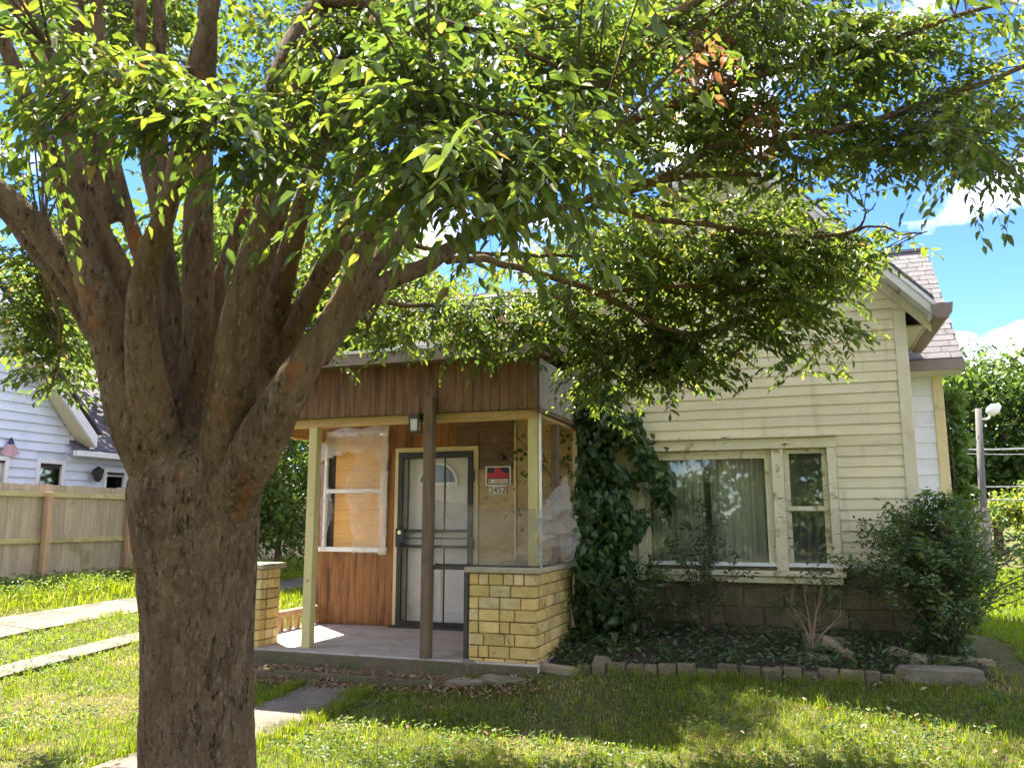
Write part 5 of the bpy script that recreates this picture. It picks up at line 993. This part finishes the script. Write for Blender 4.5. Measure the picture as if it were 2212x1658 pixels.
for i, (x_, y_, h_, lab) in enumerate(((-9, -17, 10, 'round tree across the street on the left'), (-1, -19, 11, 'tall tree across the street facing the window'), (7, -18, 10, 'broad tree across the street on the right'), (14, -16, 9, 'far right tree across the street'))): bgtree('street_tree', x_, y_, h_, 4.6, 3500, .5, lab, cz=5.6, k=40, group='trees across the street')
for i, (x_, lab) in enumerate(((-10, 'unseen added hedge shrub across the street far left'), (-7, 'unseen added hedge shrub across the street second from left'), (-4, 'unseen added hedge shrub across the street in the middle'), (-1, 'unseen added hedge shrub across the street second from right'), (2, 'unseen added hedge shrub across the street far right'))): bgtree('added_hedge_shrub', x_, -12.5, 3.4, 2.1, 2600, .26, lab, cz=1.6, k=26, trunk_r=.06, tintm=.25, group='hedge added for the window reflections')  # unseen hedge, added so the window reflects dark leaves instead of sky
# vines
vn = empty('climbing_vine', (-2.1, 8.6, .3), 'dense dark climbing vine between the porch and the window', 'vine')
vm = MB()
for i in range(9):
    x0_ = rng.uniform(-2.3, -1.95); vm.tube(catmull([(x0_, 8.75, .25), (x0_+rng.normal(0, .1), 8.82, .9), (x0_+rng.normal(0, .06), 8.86, 1.7), (x0_+rng.normal(0, .08), 8.88, rng.uniform(2.3, 3.0))], 4), .012, 5)
vm.build('stems', M['twig'], vn)
n = 5000; P = np.empty((n, 3)); zz = rng.uniform(.3, 3.05, n); wv = np.where(zz < 2.2, 1.0, .55+.45*(3.05-zz)/.85); xr_ = -1.73+.12*np.sin(zz*5)+.1*np.sin(zz*13)
P[:, 2] = zz; P[:, 0] = -2.28+(rng.uniform(0, 1, n))*(xr_+2.28)*wv; P[:, 1] = 8.92-np.abs(rng.normal(0, .20, n))*np.where(zz < 1.9, 1.35, .6)
leaf_cloud('foliage', P, M['vineleaf'], .095, vn, np.clip(rng.normal(.35, .22, n), 0, 1), wr=.72, droop=1.0, nrand=1.2)
n = 420; t_ = rng.uniform(0, 1, n); P = np.stack([-1.72+.45*t_+rng.normal(0, .06, n), 8.86+rng.normal(0, .04, n), 2.75-1.0*t_**.6+rng.normal(0, .1, n)], 1)
leaf_cloud('side_shoots', P[P[:, 0] < -1.3], M['vineleaf'], .10, vn, wr=.72, droop=1.0, nrand=1.2, kind='stuff')
n = 170; P = np.stack([rng.uniform(-3.3, -2.45, n), 9.2+rng.normal(0, .03, n), np.clip(rng.normal(2.25, .38, n), 1.5, 2.9)], 1)
pv = empty('porch_vine', (-2.6, 9.2, .31), 'thin dark vine creeping over the tan siding inside the porch', 'vine'); leaf_cloud('foliage', P[rng.uniform(0, 1, n) < np.clip((P[:, 0]+3.5), .15, 1)], M['vineleaf'], .075, pv, wr=.6, droop=1, nrand=1.3)
MB().tube(catmull([(-2.45, 9.22, .32), (-2.5, 9.23, 1.2), (-2.7, 9.24, 2.0), (-3.2, 9.24, 2.6)], 5), .006, 5).build('stem', M['twig'], pv)
n = 1500; P = np.stack([RX+.10+rng.normal(0, .07, n)+.12*rng.uniform(0, 1, n)**2, 11.1+np.abs(rng.normal(0, .2, n)), rng.uniform(.4, 3.2, n)], 1)
wv = empty('wall_vine', (RX+.1, 11.1, .3), 'bright green vine climbing the far right corner of the house', 'vine'); leaf_cloud('foliage', P, M['yellowleaf'], .10, wv, np.clip(rng.normal(.25, .2, n), 0, 1), wr=.65, droop=.9, nrand=1.0)
MB().tube(catmull([(RX+.06, 11.1, .3), (RX+.09, 11.1, 1.5), (RX+.07, 11.12, 3.1)], 5), .012, 5).build('stem', M['twig'], wv)
# big bush at the right corner: arching fine stems
def stem_bush(name, c, nst, h, spread, leaf, mat, label, cat='bush', lpers=26, wr=.36, up_=1.0, tintm=.45, stem_r=.006, low_=.18, sdl=.55):
    b = empty(name, tuple(c), label, cat); mb = MB(); Ps = []; T_ = []
    for i in range(nst):
        a_ = rng.uniform(0, 2*np.pi); lean = abs(rng.normal(0, sdl)); hh = h*rng.uniform(.55, 1.08)*(1-.22*min(lean, 1.5)); s_ = spread*lean
        p0 = np.array(c)+np.array([math.cos(a_), math.sin(a_), 0])*rng.uniform(0, .18)*spread; e = p0+np.array([math.cos(a_)*s_, math.sin(a_)*s_, hh]); m_ = p0+np.array([math.cos(a_)*s_*.35, math.sin(a_)*s_*.35, hh*.62*up_]); cv = catmull([p0, m_, e, e+np.array([math.cos(a_)*.08, math.sin(a_)*.08, -.03])], 5)
        mb.tube([tuple(q) for q in cv], list(np.linspace(stem_r, .0018, len(cv))), 4, cap=False)
        tq = rng.uniform(low_, 1, lpers); ip = (tq*(len(cv)-1)).astype(int).clip(0, len(cv)-2); Ps.append(cv[ip]+(cv[ip+1]-cv[ip])*((tq*(len(cv)-1))-ip)[:, None]+rng.normal(0, .035, (lpers, 3))); T_.append(rng.normal(tintm, .2, lpers)+.15*(tq-.5))
    mb.build('stems', M['twig'], b); P = np.concatenate(Ps); leaf_cloud('foliage', P, M[mat], leaf, b, np.clip(np.concatenate(T_), 0, 1), wr=wr, droop=-.1, nrand=.9); return b
bc = np.array([1.12, 8.45, float(gz(1.12, 8.45))])
stem_bush('corner_bush', bc, 270, 1.36, .58, .062, 'bushleaf', 'large dark green bush at the right front corner of the house', lpers=44, low_=.03, sdl=.72, tintm=.6)
sc_ = np.array([-.98, 8.72, float(gz(-.98, 8.72))]); stem_bush('window_shrub', sc_, 26, 1.28, .42, .075, 'bushleaf', 'slender leafy shrub growing in front of the large window pane', 'shrub', lpers=20)
stem_bush('low_shrub', np.array([-1.6, 8.55, float(gz(-1.6, 8.55))]), 40, .75, .6, .07, 'bushleaf', 'low spreading shrub at the foot of the climbing vine', 'shrub', lpers=20)
bsx = np.array([.02, 8.35, float(gz(.02, 8.35))]); bs = empty('bare_shrub', tuple(bsx), 'nearly leafless forked shrub in the bed below the narrow sash', 'shrub'); mb = MB()
tipl = []
for i, (dx_, dy_, h_) in enumerate(((-.20, 0, .50), (-.05, .05, .62), (.08, .0, .5), (.26, -.02, .36), (.14, .08, .7))):
    e = bsx+np.array([dx_, dy_, h_]); m_ = bsx+np.array([dx_*.25, dy_*.3, h_*.42]); cv = catmull([bsx, m_, e], 5); mb.tube([tuple(q) for q in cv], list(np.linspace(.017, .003, len(cv))), 6, cap=False)
    for k_ in range(5):
        j_ = rng.integers(5, len(cv)); e2 = cv[j_]+np.array([rng.normal(0, .12), rng.normal(0, .08), rng.uniform(.08, .28)]); mb.tube([tuple(cv[j_]), tuple(e2)], [.004, .0015], 4, cap=False); tipl.append(e2)
mb.build('stems', pmat('bare_stem', (.24, .15, .09), (.34, .23, .15), sc=20, bump=.2), bs); P = np.repeat(np.array(tipl), 5, 0)+rng.normal(0, .05, (len(tipl)*5, 3)); leaf_cloud('foliage', P, M['bushleaf'], .05, bs, wr=.4)
# ground cover in the bed
n = 4200; gx_ = rng.uniform(-2.45, 1.4, n); gy_ = rng.uniform(7.62, 8.95, n); ok = gy_ > ed(gx_)+.08; gx_, gy_ = gx_[ok], gy_[ok]
dens = np.array([mnoise.noise((a_*1.7, b_*1.7, 9)) for a_, b_ in zip(gx_, gy_)]); ok = dens > -.28; gx_, gy_ = gx_[ok], gy_[ok]
leaf_cloud('bed_weeds', np.stack([gx_, gy_, gz(gx_, gy_)+.03+rng.uniform(0, .15, len(gx_))**1.2], 1), M['bushleaf'], .060, None, wr=.42, droop=-.3, label='low dark weeds covering the planting bed', kind='stuff')
def blades(name, x, y, h, wd, tint, mat, label, lean=.55):
    n = len(x); z = gzf(x, y)-.008; a = rng.uniform(0, 2*np.pi, n); d = np.stack([np.cos(a), np.sin(a), np.zeros(n)], 1); s_ = np.stack([-np.sin(a), np.cos(a), np.zeros(n)], 1); b = np.stack([x, y, z], 1); ln = rng.uniform(.1, 1, n)*lean
    m_ = b+d*(h*ln*.35)[:, None]+np.array([0, 0, 1.])*(h*.6)[:, None]; t_ = b+d*(h*ln)[:, None]+np.array([0, 0, 1.])*(h*(1-.35*ln))[:, None]; w_ = s_*wd[:, None]*.5
    V = np.stack([b-w_, b+w_, m_+w_*.75, m_-w_*.75, t_], 1).reshape(-1, 3); i = np.arange(n)[:, None]*5
    T3 = np.concatenate([i+np.array([[0, 1, 2]]), i+np.array([[0, 2, 3]]), i+np.array([[3, 2, 4]])], 1).reshape(-1, 3)
    return bigmesh(name, V, T3, mat, None, np.repeat(tint, 3), nside=3, label=label, kind='stuff')
def lawn_pts(n, x0, x1, y0, y1, near=None):
    x = rng.uniform(x0, x1, n); y = rng.uniform(y0, y1, n)
    if near: 
        dist = np.hypot(x, y); keep = rng.uniform(0, 1, n) < np.clip((near/dist)**1.6, 0, 1); x, y = x[keep], y[keep]
    p = np.stack([x, y, gz(x, y)], 1); X_ = CX+F*((p-CC)@RT)/np.maximum((p-CC)@FW, .1); D_ = (p-CC)@FW
    k = (D_ > .5) & (X_ > -350) & (X_ < 2560); x, y = x[k], y[k]
    k = np.ones(len(x), bool); e1 = np.array([mnoise.noise((a_*4, b_*4, 1)) for a_, b_ in zip(x, y)])*.09
    k &= ~((x > -4.42+e1) & (x < -3.78+e1) & (y < 7.0)); k &= ~((x > -5.95) & (x < -2.9) & (y > 6.86+e1)); k &= ~((x > -10.35+e1*2) & (x < -9.3+e1*3.5-.06)); k &= ~((x > -7.98+e1*2.5) & (x < -7.47+e1*2.5) & (e1 < -.035))
    k &= ~((x > -3.0) & (x < -2.0) & (y > 7.22+e1)); k &= ~((x >= -2.0) & (x < .75) & (y > ed(x)-.11)); k &= ~((x >= .75) & (x < 1.75) & (y > 8.1+e1*3)); k &= ~((x > -6) & (x < 1.8) & (y > 8.8))
    k &= (np.hypot(x-tb[0], y-tb[1]) > .36)
    return x[k], y[k]
# dry leaf litter round the steps
n = 1500; lx_ = np.concatenate([rng.uniform(-5.6, -2.2, n), rng.uniform(-2.2, 1.0, 500)]); ly_ = np.concatenate([rng.normal(6.93, .13, n), rng.uniform(7.6, 8.9, 500)]); lz = gz(lx_, ly_)+.035
onst = (ly_ > 6.98) & (ly_ < 7.285) & (lx_ < -3.02); lz[onst] = .186; lz = np.where((ly_ > 7.285) & (ly_ < 7.36) & (lx_ < -3), .31, lz)
lx2, ly2 = lawn_pts(900, -7, 3, 4.5, 8, 7); lx_ = np.concatenate([lx_, lx2]); ly_ = np.concatenate([ly_, ly2]); lz = np.concatenate([lz, gz(lx2, ly2)+.045])
keep = ~((ly_ > 7.27) & (lx_ < -2.3)); lx_, ly_, lz = lx_[keep], ly_[keep], lz[keep]
leaf_cloud('leaf_litter', np.stack([lx_, ly_, lz], 1), M['litter'], .05, None, np.clip(rng.normal(.5, .3, len(lx_)), 0, 1), wr=.45, droop=0, nrand=.35, label='dry brown leaves scattered along the steps and bed', kind='stuff')

# ================================================================== GRASS
x, y = lawn_pts(620000, -12.2, 5.5, 3.6, 17, 6.2)
ns_ = np.array([mnoise.noise((a_*.8, b_*.8, 3)) for a_, b_ in zip(x, y)]); n2 = np.array([mnoise.noise((a_*3.3, b_*3.3, 8)) for a_, b_ in zip(x, y)])
dry = sst(.10, .55, ns_+.35*n2+.25*sst(1.6, .2, np.hypot((x+2.1)/1.1, (y-5.9)/.6)))
k = rng.uniform(0, 1, len(x)) > .55*dry; x, y, ns_, n2, dry = x[k], y[k], ns_[k], n2[k], dry[k]
dist = np.hypot(x, y); h = (.040+.030*rng.uniform(0, 1, len(x))+.022*n2)*(1-.35*dry); h += .02*sst(6.6, 6.95, y)*(x > -3.6)*(x < 2)*rng.uniform(0, 1, len(x)); h = np.maximum(h, .02)
h *= 1+.8*(rng.uniform(0, 1, len(x)) < .03)
blades('lawn_grass', x, y, h, .0045*np.maximum(1, dist/6.0)*rng.uniform(.7, 1.4, len(x)), np.clip(rng.normal(.34, .16, len(x))+.42*dry+.1*n2+.12*(rng.uniform(0, 1, len(x)) < .06), 0, 1), M['grass'], 'short patchy lawn grass across the front yard', .95)
tx, ty = lawn_pts(1500, -11, 4.5, 4.4, 12, 7.5)
ex_ = np.concatenate([rng.normal(-3.74, .05, 130), rng.normal(-4.46, .05, 110), rng.uniform(-2, .7, 40), rng.uniform(-9.3, -9.2, 60)]); ey_ = np.concatenate([rng.uniform(4.5, 6.9, 130), rng.uniform(4.5, 6.9, 110), np.zeros(40), rng.uniform(6, 13, 60)]); ey_[240:280] = ed(ex_[240:280])-.12
tx = np.concatenate([tx, ex_]); ty = np.concatenate([ty, ey_]); hh_ = np.repeat(rng.uniform(.07, .15, len(tx)), 16); tx = np.repeat(tx, 16)+rng.normal(0, .025, len(hh_)); ty = np.repeat(ty, 16)+rng.normal(0, .025, len(hh_))
blades('grass_tufts', tx, ty, hh_*rng.uniform(.6, 1.1, len(tx)), np.full(len(tx), .006), np.clip(rng.normal(.42, .2, len(tx)), 0, 1), M['grass'], 'taller grass tufts along the walk, the edging and in the lawn', .8)
# broad leaved clover and weeds through the lawn
n = 60000; x, y = lawn_pts(n, -11.5, 4.5, 4.2, 12, 6.5); d_ = np.array([mnoise.noise((a_*1.1, b_*1.1, 30)) for a_, b_ in zip(x, y)]); k = d_ > .0; x, y = x[k], y[k]
leaf_cloud('lawn_weeds', np.stack([x, y, gz(x, y)+.03+.03*rng.uniform(0, 1, len(x))], 1), M['yellowleaf'], .035, None, np.clip(rng.normal(.2, .2, len(x)), 0, 1), wr=.6, droop=-.1, nrand=.6, label='small broad leaved weeds growing through the lawn', kind='stuff')
# tall weeds along the fence
n = 26000; x = -12.2+np.abs(rng.normal(0, .75, n)); y = rng.uniform(6.5, 19, n); k = x < -10.45; x, y = x[k], y[k]; hn_ = np.array([mnoise.noise((b_*1.3, a_, 4)) for a_, b_ in zip(x, y)])
blades('fence_weeds', x, y, np.maximum(.06, (.30+.25*hn_)*(1-.5*(x+12.2)/1.8))*rng.uniform(.5, 1.15, len(x)), np.full(len(x), .013), np.clip(rng.normal(.5, .18, len(x)), 0, 1), M['grass'], 'tall bright weeds along the foot of the wooden fence', .7)
n = 9000; x = -12.2+np.abs(rng.normal(0, .6, n)); y = rng.uniform(7, 18, n); k = x < -10.45; x, y = x[k], y[k]
leaf_cloud('fence_weed_leaves', np.stack([x, y, gz(x, y)+rng.uniform(.03, .36, len(x))*(1-.4*(x+12.2)/1.7)], 1), M['yellowleaf'], .06, None, np.clip(rng.normal(.35, .2, len(x)), 0, 1), wr=.45, droop=-.2, label='leafy weeds in front of the wooden fence', kind='stuff')
n = 30000; x, y = rng.uniform(1.9, 9, n), rng.uniform(8.5, 26, n)
blades('side_yard_grass', x, y, rng.uniform(.06, .16, n), np.full(n, .02), np.clip(rng.normal(.3, .15, n), 0, 1), M['grass'], 'long green grass in the side yard right of the house', .6)
n = 20000; x, y = rng.uniform(-9.2, -6.1, n), rng.uniform(10, 22, n)
blades('side_lawn_grass', x, y, rng.uniform(.06, .2, n), np.full(n, .018), np.clip(rng.normal(.45, .16, n), 0, 1), M['grass'], 'sunlit grass left of the porch beyond the brick pier', .6)
